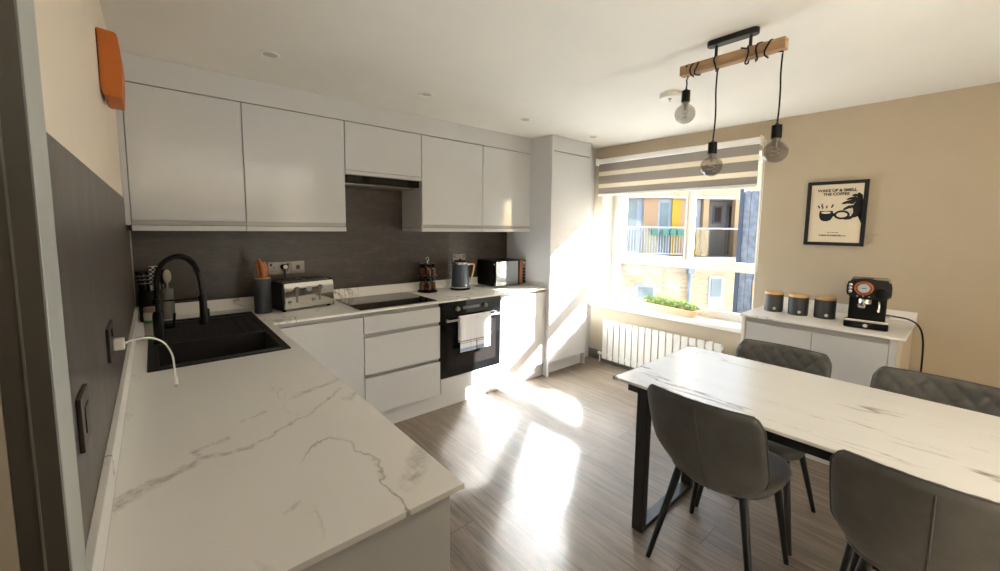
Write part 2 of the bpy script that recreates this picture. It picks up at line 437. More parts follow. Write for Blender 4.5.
struct('wall_front', MB().box(-1.4, XW+.3, YBACK-.1, YBACK, 0, ZC), M['wall'])
struct('wall_hall', MB().box(-1.4, -1.3, YBACK, -2.59, 0, ZC).box(-1.4, -.08, -2.59, -2.49, 0, ZC), M['hall'])
# white lining of the window reveal
struct('trim_2', MB().box(XW+.004, GX, OY1-.006, OY1, OZ0, OZ1).box(XW+.004, GX, OY0, OY0+.006, OZ0, OZ1).box(XW+.004, GX, OY0, OY1, OZ1-.006, OZ1), M['white'])
# boxed-in corner beside the tall cabinet
struct('trim_3', MB().box(3.506, XW-.001, -.48, -.002, 0, ZC-.001, .002), M['carcass'])
# window sill board
mb = MB(); mb.prism([(3.700, .592), (3.700, .613), (3.704, .623), (3.714, .627), (GX+.02, .627), (GX+.02, .588), (3.712, .588)], OY0+.001, OY1-.001, 'y')
mb.prism([(3.700, .592), (3.700, .613), (3.704, .623), (3.714, .627), (XW-.001, .627), (XW-.001, .588), (3.712, .588)], -2.10, OY0+.001, 'y')
mb.prism([(3.700, .592), (3.700, .613), (3.704, .623), (3.714, .627), (XW-.001, .627), (XW-.001, .588), (3.712, .588)], OY1-.001, -.50, 'y')
struct('trim_1', mb, M['white'])
struct('baseboard_right', MB().box(XW-.016, XW-.001, YBACK, -.482, 0, .10, .002), M['skirting'])
struct('baseboard_front', MB().box(.1, XW-.02, YBACK+.001, YBACK+.016, 0, .10, .002), M['skirting'])
# dark wall panels
struct('trim_4', MB().box(WL+.0055, 2.914, -.006, -.0005, WT-.4, 1.80), M['splash'])
struct('trim_5', MB().box(WL+.0005, WL+.005, -2.499, -.0065, .45, 1.552), M['splash_left'])
struct('trim_6', MB().box(WL+.0055, WL+.011, -.013, -.0065, .936, 1.38), M['steel'])
# door frame next to the camera
d = struct('door_1', MB().box(WL+.0002, .043, -2.588, -2.5005, 0, 2.13, .002), M['greytrim'])
x = struct('door_lining', MB().box(.010, .0425, -2.600, -2.5885, 0, 2.1), M['darkframe'], d)
x['label'] = 'dark door lining'
struct('door_seal', MB().box(.0255, .0272, -2.602, -2.6002, 0, 2.1), M['skirting'], d)
struct('door_edge_panel', MB().box(-.079, .0095, -2.600, -2.5885, 0, 2.1), M['hall'], d)
struct('architrave_far_side', MB().box(WL+.0002, .043, -3.52, -3.42, 0, 2.13, .003).box(WL+.0002, .043, -3.42, -2.6025, 2.105, 2.13, .003), M['greytrim'], d)

# ------------------------------------------------------------------ window
win = MB()
win.box(GX, GX+.07, OY0+.004, OY0+.07, OZ0+.03, OZ1-.002, .004).box(GX, GX+.07, OY1-.075, OY1-.004, OZ0+.03, OZ1-.002, .004)
win.box(GX, GX+.07, OY0+.07, OY1-.075, OZ0+.03, .695, .004).box(GX, GX+.07, OY0+.07, OY1-.075, OZ1-.06, OZ1-.002, .004)
win.box(GX-.004, GX+.07, OY0+.07, OY1-.075, 1.062, 1.142, .006)
win.box(GX, GX+.07, -1.462, -1.418, 1.142, OZ1-.06, .004)
W1 = win.build('window_1', M['upvc']); W1['kind'] = 'structure'
mb = MB().box(GX, GX+.07, W2Y0, W2Y1, W2Z0, W2Z0+.06).box(GX, GX+.07, W2Y0, W2Y1, W2Z1-.06, W2Z1)
for q in (W2Y0, (W2Y0+W2Y1)/2-.03, W2Y1-.06): mb.box(GX, GX+.07, q, q+.06, W2Z0, W2Z1)
W2 = mb.build('window_fill_added', M['upvc']); W2['kind'] = 'structure'  # unseen window added to bring in sun as fill light
MB().box(GX+.028, GX+.034, W2Y0+.05, W2Y1-.05, W2Z0+.05, W2Z1-.05).build('window_pane', M['pane'], W2)
sash = MB()
for (a, b, c, e) in ((-1.418, -.66, 1.142, OZ1-.06),):
    t = .055
    sash.box(GX-.012, GX+.05, a, a+.018, c, e, .004).box(GX-.012, GX+.05, b-t-.02, b, c, e, .004)
    sash.box(GX-.012, GX+.05, a+.018, b-t-.02, c, c+.018, .004).box(GX-.012, GX+.05, a+.018, b-t-.02, e-t, e, .004)
sash.build('window_frame', M['upvc'], W1)
MB().box(GX+.028, GX+.034, OY0+.065, -1.462, 1.14, OZ1-.055).box(GX+.028, GX+.034, -1.40, -.73, 1.155, OZ1-.1).box(GX+.028, GX+.034, OY0+.065, OY1-.07, .69, 1.066).build('window_pane', M['pane'], W1)
h = MB(); h.box(GX-.030, GX-.012, -.716, -.692, 1.42, 1.49, .004).cyl((GX-.03, -.704, 1.475), (GX-.052, -.704, 1.475), .008)
h.box(GX-.058, GX-.044, -.714, -.694, 1.36, 1.487, .005)
x = h.build('window_handle', M['whiteplastic'], W1)
# thin dark sash line
MB().box(GX-.0135, GX-.0115, -.7405, -.7365, 1.16, 1.90).build('gasket', M['black'], W1)

# ------------------------------------------------------------------ blind
bl = thing('roller_blind', 'taupe and sheer striped day-and-night roller blind drawn up over the window', 'blind', (XW-.04, -1.31, 1.775))
by0, by1 = -2.075, -.545
MB().box(XW-.075, XW-.004, by0, by1, 2.10, 2.150, .012, 3).build('cassette', M['steel'] if 0 else M['whiteplastic'], bl, world=True)
for i, (z0, z1) in enumerate(((2.022, 2.10), (1.895, 1.977), (1.795, 1.852))):
    mb = MB().box(XW-.0415, XW-.0385, by0+.012, by1-.012, z0, z1); mb.build('opaque_band', M['blind'], bl, world=True)
for z0, z1 in ((1.977, 2.022), (1.852, 1.895)):
    MB().box(XW-.0405, XW-.0395, by0+.012, by1-.012, z0, z1).build('sheer_band', M['sheer'], bl, world=True)
MB().box(XW-.048, XW-.032, by0+.01, by1-.01, 1.768, 1.795, .005).build('bottom_bar', M['whiteplastic'], bl, world=True)
for q in (by0-.008, by1): MB().box(XW-.08, XW-.004, q, q+.008, 2.085, 2.16, .004).build('end_cap', M['whiteplastic'], bl, world=True)
mb = MB()
for dy in (-.009, .009): mb.tube([(XW-.05, by0-.024+dy, 2.11), (XW-.05, by0-.024+dy, 1.6), (XW-.05, by0-.024+dy, 1.11)], .0022, 6)
mb.tube([(XW-.05, by0-.024+.009*cos(a), 1.11+.009*sin(a)) for a in [pi+pi*k/8 for k in range(9)]], .0022, 6)
mb.tube([(XW-.05, by0-.024+.009*cos(a), 2.11+.009*sin(a)) for a in [pi*k/8 for k in range(9)]], .0022, 6)
mb.box(XW-.06, XW-.04, by0-.02, by0-.006, 2.105, 2.125)
mb.build('pull_cord', M['whiteplastic'], bl, world=True)

# ------------------------------------------------------------------ radiator
rad = thing('radiator', 'white flat-panel designer radiator under the window', 'radiator', (XW-.06, -1.31, 0))
mb = MB(); y = -.711
for k in range(17):
    mb = MB().box(XW-.092, XW-.080, y-.0705*k-.0605, y-.0705*k, .052, .476, .003)
    mb.build('panel', M['radiator'], rad, world=True)
mb = MB().box(XW-.078, XW-.040, -1.90, -.72, .075, .11, .004).box(XW-.078, XW-.040, -1.90, -.72, .42, .455, .004)
mb.box(XW-.04, XW-.001, -.83, -.80, .40, .46).box(XW-.04, XW-.001, -1.80, -1.77, .40, .46)
mb.build('header_pipe', M['radiator'], rad, world=True)
mb = MB().cyl((XW-.06, -.72, .092), (XW-.06, -.675, .092), .011).cyl((XW-.06, -.682, .092), (XW-.06, -.645, .092), .016).cyl((XW-.06, -.664, .094), (XW-.06, -.664, .0), .007)
mb.build('valve', M['whiteplastic'], rad, world=True)

# ------------------------------------------------------------------ kitchen carcasses
YF, YD, YR = -.599, -.586, -.555          # worktop edge, door faces, plinth/recess
def door(x0, x1, z0, z1, yf, name, parent, mat=None, t=.02):
    return MB().box(x0+.0015, x1-.0015, yf, yf+t, z0, z1, .0022).build(name, mat or M['gloss'], parent, world=True)
def base_rail(mb, x0, x1, z0, z1): mb.box(x0, x1, YR-.001, YR+.012, z0, z1)

# worktop, one L-shaped slab with the sink cut-out
PX0, PX1, PYN = .0379, .619, -2.504
mb = MB()
SX0, SX1, SY0, SY1 = .105, .555, -1.165, -.215
mb.box(PX0, PX1, PYN, SY0, WT-TH, WT).box(PX0, SX0, SY0, SY1, WT-TH, WT).box(SX1, PX1, SY0, SY1, WT-TH, WT).box(PX0, PX1, SY1, -.0125, WT-TH, WT)
mb.box(PX1, 2.9145, YF, -.0125, WT-TH, WT)
wt = thing('worktop', 'L-shaped thin white marble-effect kitchen worktop with low upstands', 'worktop', (.9, -.3, WT-TH))
mb.build('slab', M['worktop'], wt, world=True)
tag(MB().box(WL+.0052, WL+.0178, PYN, -.0125, WT+.0002, .936, .0015).build('upstand', M['worktop']), 'low white upstand along the left wall behind the sink', 'upstand')
tag(MB().box(WL+.0182, 2.9145, -.0185, -.0065, WT+.0002, .936, .0015).build('upstand', M['worktop']), 'long low white upstand along the back wall behind the hob', 'upstand')

# peninsula base units
pen = thing('peninsula_cabinet', 'grey gloss base cabinet run under the sink side of the worktop', 'cabinet', (.3, -1.5, 0))
MB().box(.04, .56, -2.46, -1.22, .13, WT-TH-.025).box(.04, .56, -1.22, -.62, .13, .60).build('body', M['carcass'], pen, world=True)
MB().box(.04, .597, -2.482, -2.462, 0, WT-TH-.0005, .0015).build('end_panel', M['gloss'], pen, world=True)
for a, b in ((-2.46, -1.86), (-1.86, -1.26), (-1.26, -.66)):
    MB().box(.585, .605, a+.002, b-.002, .13, .822, .002).build('door', M['gloss'], pen, world=True)
MB().box(.535, .55, -2.46, -.66, 0, .13).build('plinth', M['gloss'], pen, world=True)

cor = thing('corner_cabinet', 'grey gloss base cabinet in the corner left of the drawers', 'cabinet', (.85, -.3, 0))
MB().box(.61, 1.150, YR+.012, -.02, .13, WT-TH-.0005).build('body', M['carcass'], cor, world=True)
mb = MB(); base_rail(mb, .61, 1.150, .818, WT-TH-.0005); mb.build('recess_rail', M['rail'], cor, world=True)
door(.612, 1.152, .130, .820, YD, 'door', cor)

dr = thing('drawer_cabinet', 'grey gloss three-drawer base cabinet under the hob', 'cabinet', (1.45, -.3, 0))
mb = MB().box(1.154, 1.744, YR+.012, -.02, .13, WT-TH-.0005); mb.build('body', M['carcass'], dr, world=True)
for a, b in ((.815, WT-TH-.0005), (.672, .705), (.388, .421)):
    mb = MB(); base_rail(mb, 1.154, 1.744, a, b); mb.build('recess_rail', M['rail'], dr, world=True)
for a, b in ((.702, .818), (.418, .675), (.130, .391)): door(1.154, 1.744, a, b, YD, 'drawer', dr)

ov = thing('oven_housing', 'grey gloss base housing around the built-in oven', 'cabinet', (2.05, -.3, 0))
MB().box(1.747, 1.760, -.55, -.02, .13, WT-TH-.0005).box(2.328, 2.341, -.55, -.02, .13, WT-TH-.0005).box(1.760, 2.328, -.55, -.02, .13, .236).build('body', M['carcass'], ov, world=True)
door(1.748, 2.341, .130, .243, YD, 'filler_panel', ov)

bc = thing('base_cabinet', 'sunlit grey gloss base cabinet between the oven and the tall cabinet', 'cabinet', (2.63, -.3, 0))
MB().box(2.345, 2.913, YR+.012, -.02, .13, WT-TH-.0005).build('body', M['carcass'], bc, world=True)
mb = MB(); base_rail(mb, 2.345, 2.913, .815, WT-TH-.0005); mb.build('recess_rail', M['rail'], bc, world=True)
door(2.345, 2.913, .130, .822, YD, 'door', bc)
tag(MB().box(.62, 2.913, -.556, -.541, .0, .1285, .001).build('plinth', M['gloss']), 'long grey plinth board along the floor under the base cabinets', 'plinth')

# tall cabinet
tc = thing('tall_cabinet', 'tall two-door grey gloss cabinet beside the window', 'cabinet', (3.21, -.3, 0))
MB().box(2.9155, 2.934, -.622, -.008, 0, ZC-.001, .0012).build('side_panel', M['gloss'], tc, world=True)
MB().box(3.486, 3.504, -.610, -.008, 0, ZC-.001, .0012).build('side_panel', M['gloss'], tc, world=True)
MB().box(2.934, 3.486, -.585, -.02, .12, 2.14).build('body', M['carcass'], tc, world=True)
MB().box(2.934, 3.486, -.560, -.545, 0, .12).build('plinth', M['gloss'], tc, world=True)
MB().box(2.934, 3.486, -.620, -.60, 2.139, ZC-.001, .001).build('filler_panel', M['gloss'], tc, world=True)
MB().box(2.9355, 3.4845, -.620, -.600, .128, 1.150, .0022).build('door', M['gloss'], tc, world=True)
MB().box(2.9355, 3.4845, -.620, -.600, 1.176, 2.132, .0022).build('door', M['gloss'], tc, world=True)
x = MB().box(2.9355, 3.4845, -.603, -.587, 1.150, 1.176).build('recess_rail', M['rail'], tc, world=True)

# wall cabinets
YW = -.347
def wall_cab(x0, x1, z0, label, name='wall_cabinet', pelmet=True, group=None):
    t = thing(name, label, 'cabinet', ((x0+x1)/2, -.17, z0), group=group)
    MB().box(x0, x1, YW+.022, -.0065, z0+.031, 2.133).build('body', M['carcass'], t, world=True)
    door(x0, x1, z0+.056, 2.131, YW, 'door', t)
    MB().box(x0, x1, YW+.011, YW+.022, z0+.031, z0+.056).build('recess_rail', M['rail'], t, world=True)
    if pelmet: MB().box(x0, x1, YW-.001, -.0065, z0, z0+.0285, .0012).build('pelmet', M['gloss'], t, world=True)
    return t
wall_cab(.047, .550, 1.386, 'leftmost large grey gloss wall cabinet, next to the left wall')
wall_cab(.552, 1.139, 1.386, 'large grey gloss wall cabinet directly left of the cooker hood')
hc = thing('wall_cabinet', 'short grey gloss wall cabinet above the cooker hood', 'cabinet', (1.43, -.17, 1.78))
MB().box(1.142, 1.726, YW+.022, -.0065, 1.782, 2.133).build('body', M['carcass'], hc, world=True)
door(1.142, 1.726, 1.808, 2.131, YW, 'door', hc)
MB().box(1.142, 1.726, YW, YW+.022, 1.780, 1.804, .001).build('bottom_rail', M['gloss'], hc, world=True)
wall_cab(1.729, 2.327, 1.386, 'grey gloss wall cabinet directly right of the cooker hood')
wall_cab(2.331, 2.913, 1.386, 'grey gloss wall cabinet touching the tall cabinet')
tag(MB().box(WL+.001, .045, YW+.001, -.0065, 1.415, 2.133, .001).build('filler_strip', M['gloss']), 'narrow grey filler strip between the left wall and the first wall cabinet', 'filler strip')
tag(MB().box(WL+.001, 2.914, YW+.001, -.002, 2.1365, ZC-.001, .001).build('bulkhead_panel', M['gloss']), 'long grey panel closing the gap between wall cabinets and ceiling', 'panel')

# cooker hood
ch = thing('cooker_hood', 'black built-in cooker hood under the short wall cabinet', 'hood', (1.43, -.2, 1.72))
MB().box(1.145, 1.723, -.315, -.02, 1.728, 1.7795, .003).build('housing', M['black'], ch, world=True)
MB().box(1.16, 1.708, -.26, -.03, 1.719, 1.7275, .002).build('filter', M['steel'], ch, world=True)
MB().box(1.155, 1.713, -.322, -.3155, 1.732, 1.776, .002).build('front_lip', M['blackgloss'], ch, world=True)

# hob
hb = thing('induction_hob', 'black glass induction hob set on the worktop', 'hob', (1.44, -.31, WT))
MB().box(1.142, 1.735, -.560, -.066, WT+.0003, WT+.0058, .002).build('glass_top', M['blackgloss'], hb, world=True)

# oven
on = thing('built_in_oven', 'black glass built-in oven with a towel over its handle', 'oven', (2.045, -.3, .245))
MB().box(1.762, 2.326, -.55, -.03, .245, WT-TH-.002).build('body', M['black'], on, world=True)
MB().box(1.749, 2.340, -.590, -.551, .735, WT-TH-.004, .002).build('control_panel', M['blackgloss'], on, world=True)
od = MB().box(1.749, 2.340, -.590, -.551, .248, .729, .003).build('door', M['blackgloss'], on, world=True)
MB().box(1.80, 2.29, -.5915, -.5903, .315, .662).build('window', plain('oven_window_glass', (24, 21, 20), .09), od, world=True)
mb = MB().cyl((1.775, -.628, .706), (2.313, -.628, .706), .009, n=16)
for x in (1.80, 2.288): mb.box(x-.01, x+.01, -.63, -.5895, .698, .714, .002)
mb.build('handle', M['steel'], od, world=True)
x = MB().box(1.95, 2.115, -.5915, -.5902, .776, .800).build('display', plain('grey_display_glass', (96, 98, 100), .15), on, world=True)
for x in (1.895, 2.172):
    MB().cyl((x, -.590, .787), (x, -.612, .787), .019, .017, 24).build('knob', M['nickel'], on, world=True)

# towel over the oven handle
tw = thing('tea_towel', 'white tea towel with blue stripes hanging over the oven handle', 'towel', (2.04, -.628, .72))
mb = MB(); nx = 36
def towel_sheet(x0, x1, drop_f, drop_b, wav):
    prof = []
    for k in range(9): prof.append((-.012, -drop_f*(1-k/8)))
    for k in range(1, 8): prof.append((-.012*cos(pi*k/8), .012*sin(pi*k/8)))
    for k in range(9): prof.append((.012, -drop_b*k/8))
    b2 = MB(); outer = []; inner = []
    for i in range(nx+1):
        f = i/nx; x = x0+(x1-x0)*f; ro = []; ri = []
        for (y, z) in prof:
            dn = max(0, -z/drop_f); wv = wav*sin(f*9+1.2)*dn*.6+wav*.5*sin(f*21)*dn
            s = 1 if y < 0 else (-1 if y > 0 else 0)
            n = Vector((y, max(z, 0))).normalized() if z > -.001 else Vector((-1 if y < 0 else 1, 0))
            w = -abs(wv) if y < 0 else abs(wv)*.2
            ro.append(Vector((x, y+w+n.x*.0028, z+n.y*.0028))); ri.append(Vector((x, y+w+n.x*.0003, z+n.y*.0003)))
        outer.append(ro); inner.append(ri)
    nv = len(prof)
    for k in range(nv): inner[0][k] = outer[0][k]; inner[nx][k] = outer[nx][k]
    return b2.grid(outer, inner)
towel_sheet(-.152, .008, .272, .20, .004).build('towel_fold', M['towel'], tw)
towel_sheet(.012, .152, .270, .20, .004).build('towel_fold', M['towel'], tw)

# ------------------------------------------------------------------ sink and tap
sk = thing('kitchen_sink', 'black composite sink with drainer set into the worktop', 'sink', (.33, -.69, WT))
RZ = WT+.007
mb = MB()
X0, X1, Y0, Y1 = .082, .577, -1.192, -.190
BX0, BX1, BY0, BY1 = .118, .545, -1.150, -.800
z0 = WT+.0002
mb.box(X0, X1, Y0, BY0, z0, RZ, .003).box(X0, BX0, BY0-.004, Y1, z0, RZ, .003).box(BX1, X1, BY0-.004, Y1, z0, RZ, .003)
mb.box(BX0-.004, BX1+.004, BY1, BY1+.045, z0-.002, RZ, .003).box(BX0-.004, BX1+.004, -.235, Y1, z0, RZ, .003)
mb.box(BX0-.004, .172, BY1+.04, -.23, z0, RZ, .003)                       # tap ledge
mb.box(BX0-.004, BX1+.004, BY1+.04, -.23, WT-.010, WT-.002)              # drainer plate
for k in range(7):
    xx = .205+k*.052
    mb.box(xx-.006, xx+.006, -.735, -.27, WT-.003, WT+.0035, .002)
mb.box(BX0-.006, BX0, BY0-.006, BY1+.006, WT-.19, z0+.001).box(BX1, BX1+.006, BY0-.006, BY1+.006, WT-.19, z0+.001)
mb.box(BX0-.006, BX1+.006, BY0-.006, BY0, WT-.19, z0+.001).box(BX0-.006, BX1+.006, BY1, BY1+.006, WT-.19, z0+.001)
mb.box(BX0-.006, BX1+.006, BY0-.006, BY1+.006, WT-.196, WT-.188)
mb.build('basin', M['blackmatt'], sk, world=True)
MB().lathe([(0, 0), (.042, 0), (.045, .003), (.04, .006), (.012, .005), (0, .008)], 32, (.33, -.97, WT-.188)).build('drain', M['chrome'], sk, world=True)

tp = thing('spring_tap', 'black pull-down spring kitchen tap standing on the sink ledge', 'tap', (.125, -.742, RZ))
MB().lathe([(.027, 0), (.027, .008), (.021, .012), (.021, .13), (.018, .145), (0.015, .15)], 28).build('body', M['black'], tp)
arch = catmull([(0, 0, .14), (0, 0, .24), (.003, 0, .305), (.022, 0, .365), (.060, 0, .397), (.100, 0, .402), (.135, 0, .374), (.155, 0, .325), (.164, 0, .265), (.168, 0, .19)], 10)
MB().tube(arch, .0085, 12).build('hose', M['black'], tp)
coil = []; turns = 46; nst = turns*10
sub = arch[8:72]
for i in range(nst+1):
    f = i/nst*(len(sub)-1); k = min(int(f), len(sub)-2); p = sub[k].lerp(sub[k+1], f-k); t = (sub[k+1]-sub[k]).normalized()
    a_ = Vector((0, 1, 0)); b_ = t.cross(a_)
    an = 2*pi*turns*i/nst; coil.append(p+(a_*cos(an)+b_*sin(an))*.0128)
MB().tube(coil, .0021, 5).build('spring', M['black'], tp)
MB().cyl((0, 0, .196), (.150, 0, .196), .0045).lathe([(.0125, -.012), (.018, -.012), (.018, .012), (.0125, .012), (.0125, -.012)], 20, (.168, 0, .196)).lathe([(.012, -.012), (.017, -.012), (.017, .012), (.012, .012), (.012, -.012)], 20, (0, 0, .196)).build('holder_arm', M['black'], tp)
mb = MB().lathe([(.012, .215), (.0155, .205), (.0165, .12), (.019, .085), (.021, .07), (.019, .066), (0, .066)], 24, (.170, 0, 0)).box(.184, .194, -.006, .006, .09, .14, .002)
mb.build('spray_head', M['black'], tp)
mb = MB().cyl((.02, 0, .075), (.058, 0, .075), .013).cyl((.054, 0, .072), (.060, -.0, .135), .0065, .005)
mb.build('lever', M['black'], tp)

# ------------------------------------------------------------------ sockets and wall plates
def plate(name, label, y0, y1, z0, z1, cat='socket'):
    t = thing(name, label, cat, (WL+.005, (y0+y1)/2, (z0+z1)/2))
    MB().box(WL+.0053, WL+.0115, y0, y1, z0, z1, .0015).build('faceplate', M['bronze'], t, world=True)
    return t
p1 = plate('wall_switch', 'dark bronze wall plate low on the dark panel, nearest the door frame', -2.325, -2.238, 1.072, 1.158, 'switch')
MB().box(WL+.0117, WL+.0130, -2.300, -2.263, 1.094, 1.136, .0005).build('rocker', M['bronze'], p1, world=True)
p2 = plate('wall_socket', 'dark bronze wall socket with a white charger plugged into it', -1.80, -1.655, 1.075, 1.161)
MB().box(WL+.0117, WL+.0145, -1.74, -1.715, 1.13, 1.15, .001).build('switch', M['black'], p2, world=True)
us = thing('charging_cable', 'white charging cable hanging from the socket on the left wall over the sink', 'cable', (WL+.012, -1.70, 1.10))
MB().box(WL+.012, WL+.034, -1.722, -1.692, 1.086, 1.116, .003).build('plug', M['whiteplastic'], us, world=True)
cab = catmull([(WL+.034, -1.707, 1.101), (WL+.05, -1.69, 1.103), (WL+.085, -1.665, 1.098), (WL+.115, -1.63, 1.07), (WL+.132, -1.61, 1.025), (WL+.136, -1.605, .975), (WL+.137, -1.605, .949)], 8)
MB().tube(cab, .0026, 8).build('cord', M['whiteplastic'], us, world=True)
MB().cyl((WL+.137, -1.605, .951), (WL+.137, -1.605, .929), .006, n=12).build('connector', M['whiteplastic'], us, world=True)
MB().box(WL+.1335, WL+.1405, -1.6065, -1.6035, .919, .9295).build('metal_tip', M['chrome'], us, world=True)

def back_socket(name, label, x0, x1, z0, z1, kind):
    t = thing(name, label, 'socket', ((x0+x1)/2, -.0065, z0))
    MB().box(x0, x1, -.0135, -.0068, z0, z1, .0015).build('faceplate', M['nickel'], t, world=True)
    mb = MB()
    n = 2 if kind == 'double' else 1
    for i in range(n):
        cx = x0+(x1-x0)*(i+.5)/n
        if kind == 'fuse': mb.box(cx-.012, cx+.012, -.0148, -.0137, z0+.03, z0+.058, .0004); continue
        mb.box(cx-.003, cx+.003, -.0145, -.0137, z0+.042, z0+.052).box(cx-.014, cx-.008, -.0145, -.0137, z0+.022, z0+.027).box(cx+.008, cx+.014, -.0145, -.0137, z0+.022, z0+.027)
        sx = x0+.018 if i == 0 else x1-.018
        MB().box(sx-.006, sx+.006, -.0155, -.0137, z0+.058, z0+.075, .0004).build('switch', M['black'], t, world=True)
        mb.build('pin_holes', M['black'], t, world=True); mb = MB()
    if kind == 'fuse': mb.build('switch', M['black'], t, world=True)
    else: mb.bm.free()
    return t
back_socket('wall_socket', 'black nickel double wall socket behind the toaster', .715, .858, 1.079, 1.165, 'double')
back_socket('fused_switch', 'black nickel single switch plate behind the toaster, right of the double socket', .861, .947, 1.079, 1.165, 'fuse')
back_socket('wall_socket', 'black nickel wall socket behind the kettle', 2.238, 2.380, 1.083, 1.169, 'double')

# ------------------------------------------------------------------ things on the back worktop
kb = thing('knife_block', 'charcoal round knife block with wooden-handled knives next to the toaster', 'knife block', (.637, -.242, WT))
MB().lathe([(0, 0), (.046, 0), (.049, .004), (.049, .218), (.044, .222), (0, .222)], 36).build('body', M['charcoal'], kb)
MB().lathe([(.040, .222), (.0475, .222), (.0475, .226), (.040, .226), (.040, .222)], 36).build('rim', M['wood'], kb)
def knife(label, dx, dy, lean, hh, mat):
    t = thing('kitchen_knife', label, 'knife', (.637+dx, -.242+dy, WT+.2265), group='knives in the block')
    pts = catmull([(0, 0, 0), (-.002, 0, hh*.35), (lean*.4, 0, hh*.7), (lean, 0, hh)], 6)
    mb = MB().tube(pts, [.0095+.005*sin(pi*min(1, (i+.5)/len(pts)*1.0)) for i in range(len(pts))], 12)
    mb.build('handle', mat, t)
    return t
knife('tallest orange-wood knife handle in the round knife block', .006, -.012, -.024, .118, M['handlewood'])
knife('orange-wood knife handle at the right side of the round knife block', .024, .008, -.012, .098, M['handlewood'])
knife('shorter orange-wood knife handle at the left rear of the round knife block', -.014, .016, -.014, .105, M['handlewood'])

ts = thing('toaster', 'polished chrome four-slice toaster with black ends', 'toaster', (.876, -.190, WT+.0), radians(11))
HW, HD, H = .174, .105, .197
mb = MB().box(-HW+.006, HW-.006, -HD, HD, .012, H-.008, .012, 3).build('body', M['black'], ts)
MB().prism([(-HD-.004, .016), (-HD-.012, .05), (-HD-.012, H-.045), (-HD-.002, H-.012), (-HD+.01, H-.012), (-HD+.01, .016)], -HW+.016, HW-.002, 'x', .003).build('front_panel', M['chrome'], ts)
MB().box(-HW-.004, -HW+.016, -HD-.008, HD, .010, H-.004, .010, 3).build('end_cap', M['black'], ts); MB().box(HW-.002, HW+.004, -HD+.0, HD, .010, H-.004, .002).build('end_cap', M['black'], ts)
mb = MB().box(-HW+.02, HW-.02, -HD+.02, HD-.02, H-.010, H-.002, .003)
mb.build('top_plate', M['nickel'], ts)
mb = MB()
for cx in (-.085, .085):
    for cy in (-.04, .035): mb.box(cx-.068, cx+.068, cy-.014, cy+.014, H-.002, H+.001)
mb.build('slots', M['shadowgap'], ts)
for cx in (-.082, .072):
    a = MB().box(cx-.007, cx+.007, -HD-.0145, -HD-.011, .055, .145, .001).build('lever_track', M['nickel'], ts)
    MB().box(cx-.019, cx+.010, -HD-.030, -HD-.0125, .128, .141, .004).cyl((cx, -HD-.03, .150), (cx, -HD-.012, .150), .012, n=18).build('lever', M['nickel'], ts)
    MB().lathe([(0, 0), (.010, 0), (.012, .003), (0.009, .010), (0, .011)], 20, M=Matrix.Translation((cx-.045, -HD-.012, .060)) @ Matrix.Rotation(pi/2, 4, 'X')).build('dial', M['chrome'], ts)
mb = MB().lathe([(0, 0), (.019, 0), (.019, .0015), (0, .0015)], 28, M=Matrix.Translation((0, -HD-.012, .140)) @ Matrix.Rotation(pi/2, 4, 'X'))
mb.build('emblem', M['steel'], ts)
mb = MB()
for sx in (-1, 1):
    for sy in (-1, 1): mb.cyl((sx*.15, sy*.08, 0), (sx*.15, sy*.08, .013), .012)
mb.build('foot', M['black'], ts)

pl = thing('power_plug', 'black oval plug with a pale disc painted in as its glint in the socket behind the toaster', 'plug', (.815, -.0145, 1.122))
MB().ball((0, -.018, .008), .024, 1.05, .75, .85).build('plug_body', M['black'], pl)
MB().lathe([(0, 0), (.015, 0), (.013, .004), (0, .005)], 20, M=Matrix.Translation((0, -.0345, .009)) @ Matrix.Rotation(pi/2, 4, 'X')).build('plug_glint', M['mark'], pl)  # pale disc paints a highlight onto the plug
MB().tube(catmull([(0, -.02, -.008), (0, -.024, -.05), (0, -.03, -.10), (.002, -.035, -.16), (.01, -.045, -.225), (.03, -.055, -.2565)], 6), [.006]*6+[.0042]*25, 8).build('cord', M['black'], pl)

# spice carousel
cs = thing('spice_carousel', 'two-tier spice rack with a chrome post next to the hob', 'spice rack', (1.905, -.118, WT))
MB().lathe([(0, 0), (.086, 0), (.088, .006), (.075, .016), (.02, .02), (0, .02)], 36).build('tray', M['black'], cs); MB().lathe([(.075, .128), (.082, .130), (.082, .140), (.0, .142)], 36).build('tray', M['black'], cs)
MB().cyl((0, 0, .018), (0, 0, .272), .0055).tube([(.014*cos(a), 0, .285+.016*sin(a)) for a in [2*pi*k/16 for k in range(16)]], .003, 8, closed=True).build('post', M['chrome'], cs)
jar_i = 0
proto = None
tier_names = {0: 'lower', 1: 'upper'}
where = ['facing the window', 'at its right front', 'at its front by the oven', 'at its left front', 'at its left side', 'behind the post']
for tier, zb in ((0, .0205), (1, .1425)):
    for k in range(6):
        a = 2*pi*k/6+.25; px, py = 1.905+.052*cos(a), -.118+.052*sin(a)
        if py > -.10 and False: continue
        side = {0: 'on the right', 1: 'at the right rear', 2: 'at the left rear', 3: 'on the left', 4: 'at the left front', 5: 'at the right front'}[k]
        lab = 'small black-capped spice jar %s of the %s tier of the spice rack' % (side, tier_names[tier])
        if proto is None:
            proto = thing('spice_jar', lab, 'jar', (px, py, WT+zb), 0, 'spice jars on the carousel')
            MB().lathe([(0, 0), (.020, 0), (.0215, .003), (.0215, .072), (.017, .078), (0, .078)], 20).build('glass', M['clear'], proto)
            MB().lathe([(0, .003), (.0190, .003), (.0190, .058), (0, .058)], 16).build('spice', M['amber'], proto)
            MB().lathe([(0, .0782), (.021, .0782), (.021, .1), (.019, .103), (0, .103)], 20).build('cap', M['black'], proto)
        else:
            c = copy_tree(proto); c.location = (px, py, WT+zb); c['label'] = lab

